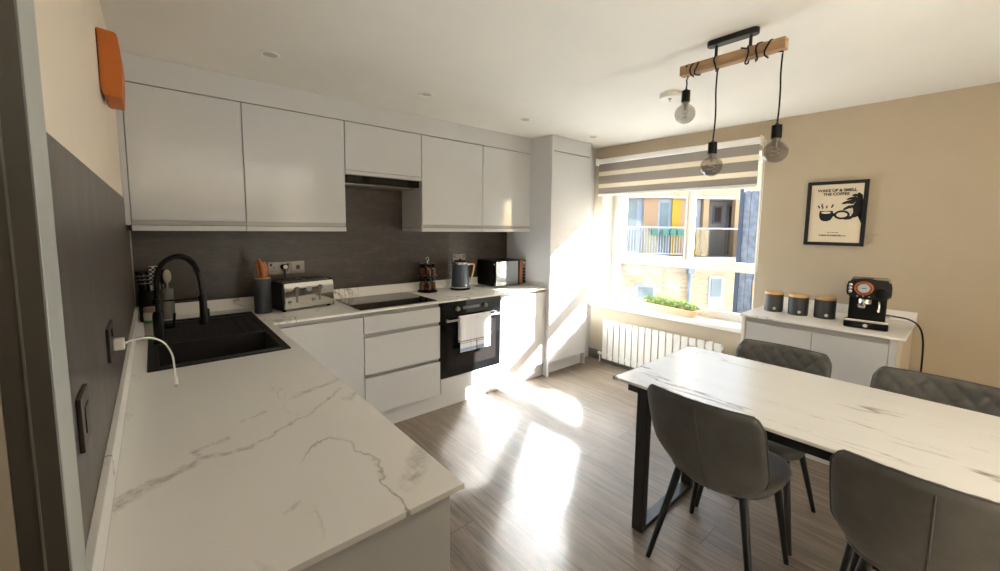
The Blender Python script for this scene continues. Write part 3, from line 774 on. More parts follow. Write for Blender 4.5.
# kettle
kt = thing('kettle', 'slate blue kettle with a wooden handle on the back worktop', 'kettle', (2.215, -.165, WT), radians(-20))
MB().lathe([(0, 0), (.088, 0), (.092, .004), (.090, .014), (.078, .018), (0, .018)], 40).build('base', M['black'], kt)
MB().lathe([(0, .0185), (.078, .0185), (.081, .026), (.080, .03), (.079, .07), (.075, .16), (.070, .228), (.070, .230), (0, .230)], 40).build('body', M['slate'], kt)
MB().lathe([(.0, .0), (.083, .0), (.083, .007), (.0, .007)], 40, (0, 0, .0187)).lathe([(.0, .230), (.071, .230), (.072, .244), (.066, .250), (0, .252)], 40).build('trim_band', M['chrome'], kt)
MB().lathe([(0, .252), (.06, .252), (.056, .262), (.012, .264), (.012, .272), (.016, .278), (0, .280)], 32).build('lid', M['black'], kt)
MB().prism([(-.062, .212), (-.098, .228), (-.062, .231)], -.014, .014, 'y').build('spout', M['slate'], kt)
hp = catmull([(.066, 0, .222), (.110, 0, .228), (.132, 0, .218), (.131, 0, .190), (.117, 0, .130), (.101, 0, .084), (.092, 0, .062)], 7)
MB().tube(hp, .0075, 12).build('handle', M['wood'], kt)
MB().cyl((.060, 0, .221), (.085, 0, .2245), .009).cyl((.074, 0, .066), (.094, 0, .062), .007).build('handle_mount', M['chrome'], kt)
MB().lathe([(0, 0), (.009, 0), (.009, .001), (0, .001)], 20, M=Matrix.Rotation(radians(-62), 4, 'Z') @ Matrix.Translation((.0795, 0, .042)) @ Matrix.Rotation(pi/2, 4, 'Y')).build('emblem', M['mark'], kt)

# microwave
mw = thing('microwave', 'black microwave with a mirrored door and copper trim in the worktop corner', 'microwave', (2.718, -.155, WT))
MB().box(-.200, .190, -.125, .130, .010, .247, .006).build('body', M['black'], mw)
MB().box(-.201, .191, -.146, -.1255, .010, .249, .004).build('front_frame', M['blackgloss'], mw)
mwd = MB().box(-.194, .082, -.1535, -.1462, .016, .243, .002).build('door', M['mirror'], mw)
MB().box(.106, .137, -.1525, -.1462, .014, .245, .001).build('trim_strip', M['copper'], mw)
MB().box(.142, .187, -.1505, -.1462, .018, .243, .001).build('control_panel', M['nickel'], mw)
for i in range(5): MB().box(.152, .178, -.1525, -.1507, .03+.03*i, .048+.03*i, .0005).build('button', M['black'], mw)
MB().lathe([(0, 0), (.008, 0), (.008, .003), (0, .003)], 18, M=Matrix.Translation((.165, -.1507, .222)) @ Matrix.Rotation(pi/2, 4, 'X')).build('indicator', M['mark'], mw)
MB().lathe([(0, 0), (.007, 0), (.007, .002), (0, .002)], 18, M=Matrix.Translation((-.2012, -.135, .220)) @ Matrix.Rotation(-pi/2, 4, 'Y')).build('badge', M['mark'], mw)
mb = MB()
for sx in (-.15, .14):
    for sy in (-.1, .11): mb.cyl((sx, sy, 0), (sx, sy, .011), .012)
mb.build('foot', M['black'], mw)

# corner by the tap
jb = thing('storage_jar', 'pale jar with green label stripes behind the tap', 'jar', (.095, -.615, RZ))
jb.location = (.100, -.615, RZ)
MB().lathe([(0, 0), (.026, 0), (.029, .004), (.029, .125), (.026, .13), (0, .13)], 28).build('body', M['palejar'], jb)
MB().lathe([(0, .1302), (.028, .1302), (.028, .15), (.026, .153), (0, .153)], 28).build('lid', plain('taupe_lid', (120, 112, 100), .5), jb)
mb = MB()
for a, b in ((.008, .020), (.078, .092)): mb.lathe([(.0290, a), (.0296, a), (.0296, b), (.0290, b), (.029, a)], 28)
mb.build('label_stripe', M['green'], jb)
uh = thing('utensil_pot', 'grey utensil pot in the corner behind the tap', 'pot', (.172, -.085, WT))
MB().lathe([(0, 0), (.030, 0), (.031, .004), (.031, .178), (.028, .180), (.0275, .006), (0, .006)], 28).build('pot', M['greycup'], uh)
def utensil(name, label, dx, dy, M_, mat, head, cat='utensil'):
    t = thing(name, label, cat, (.172+dx, -.085+dy, WT+.0075), group='utensils in the corner pot')
    MB().tube([(0, 0, 0), (M_[0]*.5, M_[1]*.5, .13), (M_[0], M_[1], .21)], .004, 8).build('handle', mat, t)
    mb = MB(); head(mb, M_[0], M_[1]); mb.build('head', mat, t)
utensil('serving_spoon', 'pale serving spoon standing in the corner utensil pot', .0, -.012, (.004, -.004), plain('pale_silicone', (170, 160, 148), .5), lambda m, a, b: m.ball((a+.0, b, .245), .02, 1.0, .35, 2.0))
utensil('spatula', 'black spatula standing in the corner utensil pot', -.012, .008, (-.012, .0), M['black'], lambda m, a, b: m.box(a-.022, a+.022, b-.003, b+.003, .205, .285, .003))
kb2 = thing('utensil_holder', 'black knife holder with striped handles against the left wall corner', 'holder', (.083, -.105, WT))
MB().lathe([(0, 0), (.036, 0), (.038, .004), (.038, .17), (.034, .174), (0, .174)], 28).build('holder', M['black'], kb2)
for k, (dx, dy, ln) in enumerate(((-.020, -.012, -.016), (-.006, -.018, -.012), (.010, -.016, -.004), (.0, .012, -.010), (-.02, .012, -.015))):
    t = thing('steel_knife', ['leftmost striped knife in the black corner holder', 'second striped knife from the wall in the black corner holder', 'rightmost striped knife in the black corner holder', 'rear striped knife in the black corner holder', 'rear left striped knife in the black corner holder'][k], 'knife', (.083+dx, -.105+dy, WT+.1742), group='knives in the corner holder')
    MB().tube([(0, 0, 0), (ln*.5, -.004, .06), (ln, -.012, .115)], [.007, .008, .009], 10).build('handle', M['black'], t)
    mb = MB()
    for j in range(3): mb.tube([(ln*(.35+.2*j), -.004-.0028*j, .045+.022*j), (ln*(.39+.2*j), -.0045-.0028*j, .050+.022*j)], .0095, 10)
    mb.build('stripe', M['steel'], t)
ck = thing('recipe_card', 'black and white chequered card standing behind the corner pots', 'card', (.128, -.040, WT))
MB().box(-.030, .030, -.003, .003, .0, .312, .001).build('card', M['mark'], ck)
mb = MB()
for i in range(5):
    for j in range(9):
        if (i+j) % 2 == 0: mb.box(-.03+.012*i, -.018+.012*i, -.0038, -.0030, .20+.012*j, .212+.012*j)
mb.build('pattern', M['ink'], ck)
# orange box high on the left wall
ob = thing('wall_box', 'orange box with a curved front fixed high on the left wall', 'box', (WL, -1.18, 1.852))
MB().prism([(0, .04), (.006, .01), (.011, .0), (.052, .0), (.056, .05), (.058, .11), (.056, .16), (.052, .20), (.048, .212), (.0, .216)], -.075, .14, 'y', .003).build('case', M['orange'], ob)
MB().box(-.0, .003, -.072, .137, .05, .208).build('back_plate', M['black'], ob)

# ------------------------------------------------------------------ ceiling fittings
for k, (x, lab) in enumerate(((.617, 'recessed white downlight at the left end of the ceiling row, over the first wall cabinets'), (1.5, 'recessed white downlight over the hood cabinet'), (2.385, 'recessed white downlight over the wall cabinet right of the hood'), (3.253, 'recessed white downlight next to the tall cabinet and window'))):
    if k == 0:
        dl = thing('downlight', lab, 'light', (x, -.817, ZC), group='recessed ceiling downlights')
        MB().lathe([(.034, -.001), (.045, -.001), (.045, -.004), (.040, -.007), (.033, -.005), (.034, -.001)], 36).build('bezel', M['white'], dl)
        MB().lathe([(0, -.0012), (.0335, -.0012), (.0335, -.004), (0, -.004)], 32).build('lens', M['led'], dl)
    else:
        c = copy_tree(dl); c.location = (x, -.817, ZC); c['label'] = lab
sm = thing('smoke_alarm', 'round white smoke alarm on the ceiling behind the pendant lamp', 'alarm', (2.62, -1.885, ZC))
MB().lathe([(0, -.0005), (.062, -.0005), (.062, -.022), (.058, -.030), (.03, -.036), (0, -.036)], 40).build('body', M['white'], sm)
MB().lathe([(0, -.0362), (.010, -.0362), (.009, -.041), (0, -.042)], 20, (-.02, -.01, 0)).lathe([(0, -.030), (.004, -.030), (.004, -.0405), (0, -.0405)], 12, (.02, .01, 0)).build('test_button', M['greycup'], sm)

# pendant lamp
pd = thing('pendant_lamp', 'wooden beam pendant lamp with three smoked bulbs over the table', 'lamp', (2.08, -2.445, ZC))
BZ0, BZ1 = 2.157-ZC, 2.201-ZC
pts = []
for k in range(13): a = pi*k/12; pts.append((.0235*cos(a), .082+.0235*sin(a)))
for k in range(13): a = pi+pi*k/12; pts.append((.0235*cos(a), -.082+.0235*sin(a)))
MB().prism(pts, -.024, -.0005, 'z', .002).build('ceiling_plate', M['blackmetal'], pd)
for yy in (-.074, .066): MB().cyl((0, yy, -.024), (0, yy, BZ1), .0065).build('rod', M['blackmetal'], pd)
MB().box(-.021, .021, -.208, .222, BZ0, BZ1, .002).build('beam', M['timber'], pd)
def wrap(y0, n, pitch, r=.0285):
    out = []
    zc = (BZ0+BZ1)/2
    for i in range(int(n*16)+1):
        a = 2*pi*i/16; c, s_ = cos(a), sin(a); m = max(abs(c), abs(s_))
        q = (abs(c)**4+abs(s_)**4)**.25
        out.append(Vector((r*c/q, y0+pitch*i/16+.006*sin(i*.9+y0*40), zc+r*s_/q-.004*(1+sin(i*.37+y0*90)))))
    return out
def bulb(tag_, y, zt, wrap_y, wrapn, pitch, wob):
    zsock = zt
    zb = BZ0-.004
    L = zb-zsock
    cord = wrap(wrap_y, wrapn, pitch)+[Vector((.012, y, BZ0-.0035)), Vector((.002, y, zb-.012))]
    hang = catmull([(0.002, y, zb-.012), (wob*.4, y+wob*.2, zb-L*.3), (wob, y, zb-L*.55), (wob*.4, y-wob*.2, zb-L*.8), (0, y, zsock+.002)], 6)
    MB().tube(cord+hang[1:], .0034, 8).build('flex', M['black'], pd)
    so = MB().lathe([(0, 0), (.005, 0), (.008, -.006), (.019, -.010), (.0195, -.062), (.0, -.062)], 24, (0, y, zsock)).build('lamp_holder', M['black'], pd)
    prof = [(.0150, -.0622), (.0155, -.070), (.019, -.0735)]
    for k in range(15):
        th = radians(28)+(pi-radians(28))*k/14; prof.append((.0465*sin(th) if k < 14 else 0, -.1165+.0455*cos(th)))
    b = MB().lathe(prof, 36, (0, y, zsock)).build('bulb', M['smoke'], pd)
    mb = MB().lathe([(0, -.0625), (.0145, -.0625), (.0145, -.071), (0, -.071)], 18, (0, y, zsock)).lathe([(0, -.071), (.008, -.071), (.005, -.095), (0, -.097)], 14, (0, y, zsock))
    mb.build('bulb_cap', M['steel'], b)
    fil = [Vector((.014*cos(t*2*pi*3), y+.014*sin(t*2*pi*3), zsock-.092-.05*t)) for t in [k/40 for k in range(41)]]
    MB().tube(fil, .0012, 5).build('filament', M['steel'], b)
bulb('a', -2.250+2.445, 2.098-ZC, .13, 2.4, .022, .004)
bulb('b', -2.388+2.445, 1.838-ZC, .052, 1.3, .012, .010)
bulb('c', -2.640+2.445, 1.870-ZC, -.165, 3.4, .037, .008)

# ------------------------------------------------------------------ poster
PY0, PY1, PZ0, PZ1 = -2.391, -2.727, 1.331, 1.781
po = thing('framed_print', 'black framed coffee print with a cup and hand on the beige wall', 'picture', (XW-.002, (PY0+PY1)/2, PZ0))
fx0, fx1 = XW-.022, XW-.0015; fw = .023
mb = MB().box(fx0, fx1, PY1, PY1+fw, PZ0, PZ1, .0015).box(fx0, fx1, PY0-fw, PY0, PZ0, PZ1, .0015).box(fx0, fx1, PY1+fw, PY0-fw, PZ0, PZ0+fw, .0015).box(fx0, fx1, PY1+fw, PY0-fw, PZ1-fw, PZ1, .0015)
mb.build('frame', M['ink'], po, world=True)
MB().box(XW-.014, XW-.004, PY1+fw-.002, PY0-fw+.002, PZ0+fw-.002, PZ1-fw+.002).build('paper', M['paper'], po, world=True)
# print coordinates: u to the right (0..1), v up (0..1)
PW, PH = (PY0-PY1-2*fw), (PZ1-PZ0-2*fw)
def pp(u, v): return (PY0-fw-u*PW, PZ0+fw+v*PH)
xi = XW-.0144
Mt = lambda u, v: Matrix.Translation((xi, pp(u, v)[0], pp(u, v)[1])) @ Matrix(((0, 0, -1, 0), (-1, 0, 0, 0), (0, 1, 0, 0), (0, 0, 0, 1)))
a = text_mb('WAKE UP & SMELL', .0262, Mt(.50, .875), extra=.0008)
b = text_mb('THE COFFEE', .0262, Mt(.49, .812), extra=.0008)
tmp = bpy.data.meshes.new('t'); b.bm.to_mesh(tmp); a.bm.from_mesh(tmp); b.bm.free(); bpy.data.meshes.remove(tmp)
a.build('lettering', M['ink'], po, world=True)
def blob(mb, poly, dz=0): mb.prism([pp(u, v) for u, v in poly], xi-.0006-dz, xi+.0002, 'x')
def ell(cx, cy, rx, ry, n=28, a0=0, a1=2*pi): return [(cx+rx*cos(a0+(a1-a0)*k/n), cy+ry*sin(a0+(a1-a0)*k/n)) for k in range(n+(0 if a1-a0 >= 2*pi-1e-6 else 1))]
def ring(mb, cx, cy, rx, ry, t, n=32):
    o_ = ell(cx, cy, rx, ry, n); i_ = ell(cx, cy, rx-t, ry-t*.75, n)
    for k in range(n): blob(mb, [o_[k], o_[(k+1) % n], i_[(k+1) % n], i_[k]])
mb = MB()
# cup: round-bottomed bowl, rim, spoon-like loop handle
blob(mb, [(.20, .545), (.455, .545), (.465, .49), (.455, .43), (.42, .385), (.36, .365), (.29, .365), (.235, .385), (.20, .43), (.19, .49)])
ring(mb, .63, .475, .15, .078, .045)
blob(mb, [(.44, .515), (.50, .50), (.50, .46), (.45, .445)])
# steam strokes
for (u0, v0, u1, v1, w_) in ((.155, .64, .195, .595, .012), (.245, .67, .225, .64, .012), (.225, .64, .26, .61, .012), (.26, .61, .245, .585, .012), (.335, .64, .325, .59, .012), (.455, .655, .42, .60, .014)):
    du, dv = u1-u0, v1-v0; L = sqrt(du*du+dv*dv); px, py = -dv/L*w_, du/L*w_
    blob(mb, [(u0+px, v0+py), (u1+px, v1+py), (u1-px, v1-py), (u0-px, v0-py)])
# hand: wrist, palm, thumb and four fingers
blob(mb, [(1.0, .78), (.97, .55), (.93, .44), (.985, .35), (1.0, .33)])
blob(mb, [(.985, .72), (.93, .745), (.84, .66), (.80, .56), (.78, .44), (.86, .425), (.93, .45), (1.0, .40), (1.0, .70)])
for poly in ([(.88, .70), (.80, .735), (.665, .70), (.60, .668), (.64, .655), (.72, .665), (.82, .655)],
             [(.93, .74), (.86, .785), (.74, .765), (.69, .735), (.72, .725), (.80, .735), (.88, .69)],
             [(.965, .76), (.92, .82), (.83, .825), (.78, .80), (.82, .785), (.88, .78), (.93, .72)],
             [(.995, .70), (.985, .80), (.93, .845), (.88, .84), (.91, .81), (.94, .76), (.95, .70)],
             [(.84, .64), (.74, .63), (.655, .585), (.64, .555), (.68, .555), (.76, .585), (.83, .57)],
             [(.86, .44), (.80, .40), (.70, .39), (.65, .405), (.655, .43), (.72, .44), (.80, .47)]):
    blob(mb, poly, .0001)
mb.build('drawing', M['ink'], po, world=True)
mb = MB(); blob(mb, ell(.325, .515, .095, .02), .0006); mb.build('highlight_shape', M['paper'], po, world=True); mb = MB()
blob(mb, [(.80, .60), (.83, .57), (.835, .51), (.80, .455), (.775, .45), (.795, .50), (.80, .55)], .0006)
mb.build('highlight_shape', M['paper'], po, world=True)
mb = MB()
u = .22
for wd in (.03, .11, .05, .04, .09, .065):
    blob(mb, [(u, .105), (u+wd, .105), (u+wd, .132), (u, .132)]); u += wd+.008
blob(mb, [(.63, .108), (.74, .108), (.74, .122), (.63, .122)])
u = .37
for wd in (.05, .03, .05, .06): blob(mb, [(u, .165), (u+wd, .165), (u+wd, .176), (u, .176)]); u += wd+.01
mb.build('small_print', M['greyink'], po, world=True)

# ------------------------------------------------------------------ sideboard
SBX0, SBX1, SBY0, SBY1 = 3.13, XW-.02, -3.005, -2.212
sb = thing('sideboard', 'grey gloss two-door sideboard with a marble-effect top under the print', 'sideboard', (3.43, -2.6, 0))
MB().box(3.165, SBX1, SBY0+.022, SBY1-.022, .10, WT-TH-.001).build('body', M['carcass'], sb, world=True)
MB().box(SBX0+.008, SBX1, SBY0, SBY0+.02, 0, WT-TH-.0005, .001).build('side_panel', plain('beige_side_panel', (206, 190, 166), .5, var=.01), sb, world=True)
MB().box(SBX0+.008, SBX1, SBY1-.02, SBY1, 0, WT-TH-.0005, .001).build('side_panel', M['white'], sb, world=True)
MB().box(SBX0+.012, SBX0+.03, SBY0+.0205, SBY0+.05, 0, WT-TH-.001, .001).build('corner_post', M['gloss'], sb, world=True)
MB().box(3.158, 3.17, SBY0+.05, SBY1-.0205, .80, WT-TH-.001).build('recess_rail', M['rail'], sb, world=True)
for a, b in ((SBY0+.052, -2.605), (-2.605, SBY1-.022)):
    MB().box(SBX0+.015, SBX0+.035, a+.0015, b-.0015, .10, .812, .002).build('door', M['gloss'], sb, world=True)
MB().box(3.175, 3.19, SBY0+.022, SBY1-.022, 0, .10).build('plinth', M['gloss'], sb, world=True)
MB().box(SBX0-.012, SBX1+.018, SBY0-.012, SBY1+.012, WT-TH, WT, .002).build('top', M['worktop'], sb, world=True)
tag(MB().box(SBX1+.006, SBX1+.018, SBY0-.012, SBY1+.012, WT+.0002, .925, .001).build('upstand', M['worktop']), 'low white upstand behind the canisters on the sideboard', 'upstand')

# canisters
def canister(loc, lab, first=None):
    if first is None:
        t = thing('storage_canister', lab, 'canister', loc, 0, 'charcoal canisters on the sideboard')
        MB().lathe([(0, 0), (.054, 0), (.057, .003), (.0575, .120), (.056, .122), (0, .122)], 40).build('body', M['charcoal'], t)
        MB().lathe([(0, .1222), (.059, .1222), (.059, .136), (.057, .139), (0, .139)], 40).build('lid', M['wood'], t)
        Me = Matrix.Rotation(radians(200), 4, 'Z') @ Matrix.Translation((.0575, 0, .026)) @ Matrix.Rotation(pi/2, 4, 'Y')
        MB().lathe([(0, 0), (.0095, 0), (.0095, .0012), (0, .0012)], 20, M=Me).build('emblem', M['mark'], t)
        return t
    c = copy_tree(first); c.location = loc; c['label'] = lab; return c
cn = canister((3.435, -2.313, WT), 'charcoal canister with a bamboo lid, nearest the window')
canister((3.42, -2.462, WT), 'middle of the three charcoal canisters with bamboo lids', cn)
canister((3.435, -2.605, WT), 'charcoal canister with a bamboo lid, nearest the coffee machine', cn)

# coffee machine (faces -x)
cm = thing('coffee_machine', 'black retro espresso machine with a copper dial on the sideboard', 'coffee machine', (3.365, -2.821, WT), radians(6))
MB().box(-.06, .14, -.080, .080, .0, .285, .008).build('body', M['black'], cm)
MB().box(-.128, -.05, -.094, .094, .002, .042, .008, 3).build('drip_tray', M['black'], cm)
MB().box(-.124, -.055, -.088, .088, .0425, .050, .003).build('tray_grille', M['chrome'], cm)
MB().box(-.132, -.10, -.092, .092, .040, .0555, .006).build('tray_edge', M['chrome'], cm)
pts = [(-.092, .185), (-.095, .20), (-.095, .26), (-.085, .282), (-.03, .290), (.01, .296), (.05, .290), (.085, .280), (.094, .26), (.094, .20), (.088, .185), (.04, .176), (-.04, .176)]
MB().prism(pts, -.108, -.05, 'x', .008).build('head', M['blackmetal'], cm)
Rd = Matrix.Rotation(-pi/2, 4, 'Y')
MB().lathe([(0, 0), (.040, 0), (.041, .006), (.034, .010), (.032, .006), (0, .006)], 36, M=Matrix.Translation((-.108, .020, .238)) @ Rd).build('dial_bezel', M['copper'], cm)
dg_ = MB().lathe([(0, 0), (.026, 0), (.026, .002), (0, .002)], 30, M=Matrix.Translation((-.1142, .020, .238)) @ Rd).build('dial_face', plain('dial_face', (178, 190, 200), .4), cm)
MB().box(-.1175, -.1165, .010, .030, .236, .240, .0003).build('needle', M['ink'], dg_)
for k in range(3):
    MB().lathe([(0, 0), (.0085, 0), (.0085, .006), (0.006, .008), (0, .008)], 20, M=Matrix.Translation((-.108, .077, .215+.020*k)) @ Rd).build('button', M['chrome'], cm)
MB().lathe([(0, 0), (.030, 0), (.030, .012), (.024, .016), (0, .016)], 32, M=Matrix.Translation((-.108, -.055, .215)) @ Rd).build('steam_knob', M['black'], cm)
mb = MB()
for k in range(3): mb.lathe([(0, 0), (.005, 0), (.005, .003), (0, .003)], 14, M=Matrix.Translation((-.108, .045-.025*k, .190)) @ Rd)
mb.build('indicator', M['steel'], cm)
mb = MB().lathe([(0, 0), (.030, 0), (.030, .025), (0, .025)], 30, (-.082, .010, .147)).cyl((-.105, .012, .150), (-.150, .022, .140), .011, .014)
mb.lathe([(0, 0), (.018, 0), (.016, .006), (0, .008)], 24, M=Matrix.Translation((-.1495, .022, .140)) @ Rd)
mb.build('portafilter', M['chrome'], cm)
MB().tube(catmull([(-.075, -.045, .178), (-.095, -.047, .165), (-.105, -.05, .135), (-.108, -.047, .105)], 6), [.0045]*15+[.0065]*4, 10).build('steam_wand', M['chrome'], cm)
MB().box(-.10, -.02, -.085, -.015, .2895, .294, .002).build('cup_rail', M['steel'], cm)
MB().lathe([(0, 0), (.010, 0), (.010, .001), (0, .001)], 20, M=Matrix.Translation((-.1282, 0, .021)) @ Rd).build('emblem', M['mark'], cm)
cm.scale = (1, 1.06, 1)
# power lead
pc = catmull([(3.45, -2.875, .93), (3.46, -2.93, .925), (3.47, -2.99, .915), (3.48, -3.03, .88), (3.49, -3.05, .80), (3.50, -3.055, .65), (3.50, -3.055, .4), (3.51, -3.06, .1), (3.56, -3.06, .012), (3.70, -3.06, .010)], 8)
MB().tube(pc, .0045, 8).build('power_cord', M['black'], cm, world=True)

# ------------------------------------------------------------------ plant on the sill
tr = thing('plant_trough', 'long pale wooden trough with a clipped green plant on the window sill', 'plant', (3.852, -1.335, .6275), radians(-9))
def stadium(hx, hy, n=10):
    P_ = []
    for k in range(n+1): a = pi*k/n; P_.append((hx*cos(a), hy-hx+hx*sin(a)))
    for k in range(n+1): a = pi+pi*k/n; P_.append((hx*cos(a), -(hy-hx)+hx*sin(a)))
    return P_
mb = MB(); lo = stadium(.042, .270); hi = stadium(.052, .300); n_ = len(lo)
va = [mb.bm.verts.new((a, b, 0)) for a, b in lo]; vb = [mb.bm.verts.new((a, b, .068)) for a, b in hi]
vc = [mb.bm.verts.new((a*.9, b*.975, .068)) for a, b in hi]; vd = [mb.bm.verts.new((a*.9, b*.975, .055)) for a, b in hi]
for A_, B_ in ((va, vb), (vb, vc), (vc, vd)):
    for k in range(n_): mb.bm.faces.new((A_[k], A_[(k+1) % n_], B_[(k+1) % n_], B_[k]))
mb.bm.faces.new(va[::-1]); mb.bm.faces.new(vd); bmesh.ops.recalc_face_normals(mb.bm, faces=mb.bm.faces)
mb.curved = True; mb.build('trough', M['terracotta'], tr)
mb = MB(); rnd = random.Random(3)
for _ in range(3600):
    t = rnd.uniform(-.27, .27); a = rnd.uniform(0, pi); rr = .060*(.75+.3*rnd.random())*(1-.35*(abs(t)/.27)**6)
    lump = 1+.14*sin(t*60)+.08*sin(t*131+1)
    c = Vector((rr*cos(a)*lump, t*1.06, .072+rr*1.02*sin(a)*lump))
    nrm = Vector((cos(a), rnd.uniform(-.4, .4), sin(a)+.2)).normalized()
    u_ = nrm.orthogonal().normalized(); u_ = Matrix.Rotation(rnd.uniform(0, 6.28), 3, nrm) @ u_; w_ = nrm.cross(u_)
    s = rnd.uniform(.006, .0105); tip = nrm*s*.6
    q = [c-u_*s*.5, c+w_*s*.4+tip*.4, c+u_*s*.8+tip, c-w_*s*.4+tip*.4]
    mb.bm.faces.new([mb.bm.verts.new(p) for p in q])
mb.lathe([(0, .052), (.036, .052), (.036, .085), (0, .095)], 20, sy=1)
fo = mb.build('foliage', M['leaf'], tr, angle=180); fo['kind'] = 'stuff'
MB().prism(stadium(.045, .288), .050, .058, 'z').build('soil', M['soil'], tr)

# ------------------------------------------------------------------ table
TX0, TX1, TY0, TY1 = 1.672, 2.434, -3.80, -2.183
tb = thing('dining_table', 'long dining table with a white veined top and black frame legs', 'table', ((TX0+TX1)/2, -2.98, 0))
pts = []
for cx, cy, a0 in ((TX1-.014, TY1-.014, 0), (TX0+.014, TY1-.014, pi/2), (TX0+.014, TY0+.014, pi), (TX1-.014, TY0+.014, 1.5*pi)):
    for k in range(5): a = a0+pi/2*k/4; pts.append((cx+.014*cos(a), cy+.014*sin(a)))
MB().prism(pts, .748, .760, 'z', .002).build('tabletop', M['tabletop'], tb, world=True)
MB().box(TX0+.03, TX0+.07, -3.69, -2.292, .705, .7475).box(TX1-.07, TX1-.03, -3.69, -2.292, .705, .7475).box(TX0+.03, TX1-.03, -2.50, -2.46, .705, .7475).box(TX0+.03, TX1-.03, -3.5, -3.46, .705, .7475).build('apron', M['blackmetal'], tb, world=True)
for yy in (-2.265, -3.72):
    mb = MB(); lx0, lx1 = 1.785, 2.33
    mb.box(lx0, lx0+.045, yy-.026, yy+.026, 0, .7475, .002).box(lx1-.045, lx1, yy-.026, yy+.026, 0, .7475, .002)
    mb.box(lx0+.04, lx1-.04, yy-.026, yy+.026, 0, .022, .002).box(TX0+.03, TX1-.03, yy-.026, yy+.026, .707, .7475, .002)
    mb.build('leg_frame', M['blackmetal'], tb, world=True)
# clear corner protectors
for cy in (TY1,):
    mb = MB()
    for cx, sx in ((TX0, 1), (TX1, -1)):
        mb.box(cx-sx*.004, cx+sx*.022, cy-.022, cy+.004, .7605, .764, .0015).box(cx-sx*.004, cx-sx*.0005, cy-.022, cy+.004, 0.745, .7605, .001).box(cx-sx*.004, cx+sx*.022, cy+.0005, cy+.004, 0.745, .7605, .001)
    mb.build('corner_guard', M['clear'], tb, world=True)

# ------------------------------------------------------------------ chairs (local: +x is the way the sitter faces)
def sup(v, p): return math.copysign(abs(v)**p, v)
def make_chair(lab, loc, rz):
    t = thing('dining_chair', lab, 'chair', loc, rz, 'grey leather dining chairs')
    # back shell
    nu, nv = 57, 45; F = []; B = []; edge = []
    for i in range(nu):
        s = -1+2*i/(nu-1); rf = []; rb = []
        for j in range(nv):
            tt = j/(nv-1)
            # map the square onto a rounded outline: narrower at the bottom
            sq = s
            z_ = .385+.420*tt
            w = .176+.040*min(1, tt/.34)**.75 if tt < .34 else .216+.003*(tt-.34)
            yy = sq*w
            # round the top corners and lift the lower edge at the sides
            corner = max(0, abs(sq)-.82)/.18
            top = tt**10*corner**2*.030
            bot = (1-tt)**3*abs(sq)**2.6*.075
            z_ = z_-top+bot
            yy *= 1-.05*(tt**12)*corner
            xc = -.165-.120*tt-.02*tt*tt+.036*sq*sq*(.6+.4*tt)+.05*(1-tt)**3
            e = (1-abs(sq)**10)*(1-abs(2*tt-1)**14)
            th = .0195*sqrt(max(0, e))
            nx_ = Vector((1, 0, .33)).normalized()
            fr = th
            if tt > .18 and e > .05:
                a = (yy/.072+z_/.075); b_ = (yy/.072-z_/.075)
                qa = abs(sin(pi*a)); qb = abs(sin(pi*b_))
                fr = th+(.013*(min(qa, .6)/.6*min(qb, .6)/.6)**.6-.007)*min(1, e*1.6)
            c = Vector((xc, yy, z_))
            rf.append(c+nx_*fr); rb.append(c-nx_*th)
        F.append(rf); B.append(rb)
    MB().grid(F, B).build('backrest', M['leather'], t, angle=60)
    # piping round the shell edge and the seam down the back
    loop = [F[0][j] for j in range(0, nv, 2)]+[F[i][nv-1] for i in range(2, nu-1, 2)]+[F[nu-1][j] for j in range(nv-1, -1, -2)]
    MB().tube(loop, .0032, 8).build('piping', M['piping'], t)
    MB().tube([B[nu//2][j]-Vector((.0002, 0, 0)) for j in range(1, nv-2)], .0028, 6).build('back_seam', M['piping'], t)
    # seat pad
    nu, nv = 41, 41; T_ = []; U_ = []
    for i in range(nu):
        s = -1+2*i/(nu-1); ra = []; rb = []
        for j in range(nv):
            q = -1+2*j/(nv-1)
            # square to rounded square
            sx_ = s*sqrt(1-.36*q*q*abs(q)**3); qy = q*sqrt(1-.36*s*s*abs(s)**3)
            xx = .040+.205*sx_; yy = .218*qy*(1 if sx_ > 0 else 1+.16*sx_)
            e = (1-abs(s)**8)*(1-abs(q)**8); th = sqrt(max(0, e))
            dip = -.012*(1-min(1, (s*s+q*q)))
            seam = -.006*math.exp(-((q)/.03)**2) if s > -.6 else 0
            ra.append(Vector((xx, yy, .442+.030*th+dip*th+seam*th))); rb.append(Vector((xx, yy, .442-.036*th)))
        T_.append(ra); U_.append(rb)
    MB().grid(T_, U_).build('seat', M['leather'], t, angle=60)
    MB().box(-.13, .17, -.13, .13, .396, .412, .004).build('seat_frame', M['blackmetal'], t)
    for fx, fy, tx, ty in ((-.205, .205, -.125, .125), (-.205, -.205, -.125, -.125), (.215, .205, .165, .15), (.215, -.205, .165, -.15)):
        mb = MB().tube([(tx, ty, .418), (fx, fy, .0)], [.0165, .0105], 16)
        for v in mb.bm.verts:
            if v.co.z < .02: v.co.z = .0005
        mb.build('leg', M['blackmetal'], t)
    return t
c1 = make_chair('grey leather dining chair seen from behind, at the table end nearer the window', (1.895, -2.585, 0), 0)
def chair_at(lab, loc, rz):
    c = copy_tree(c1); c.location = loc; c.rotation_euler = (0, 0, rz); c['label'] = lab; return c
chair_at('grey leather dining chair seen from behind, closest to the camera', (1.87, -3.195, 0), radians(0))
chair_at('quilted grey dining chair across the table, in front of the sideboard doors', (2.395, -2.578, 0), pi)
chair_at('quilted grey dining chair across the table, farther from the window and past the power lead', (2.385, -3.165, 0), pi)

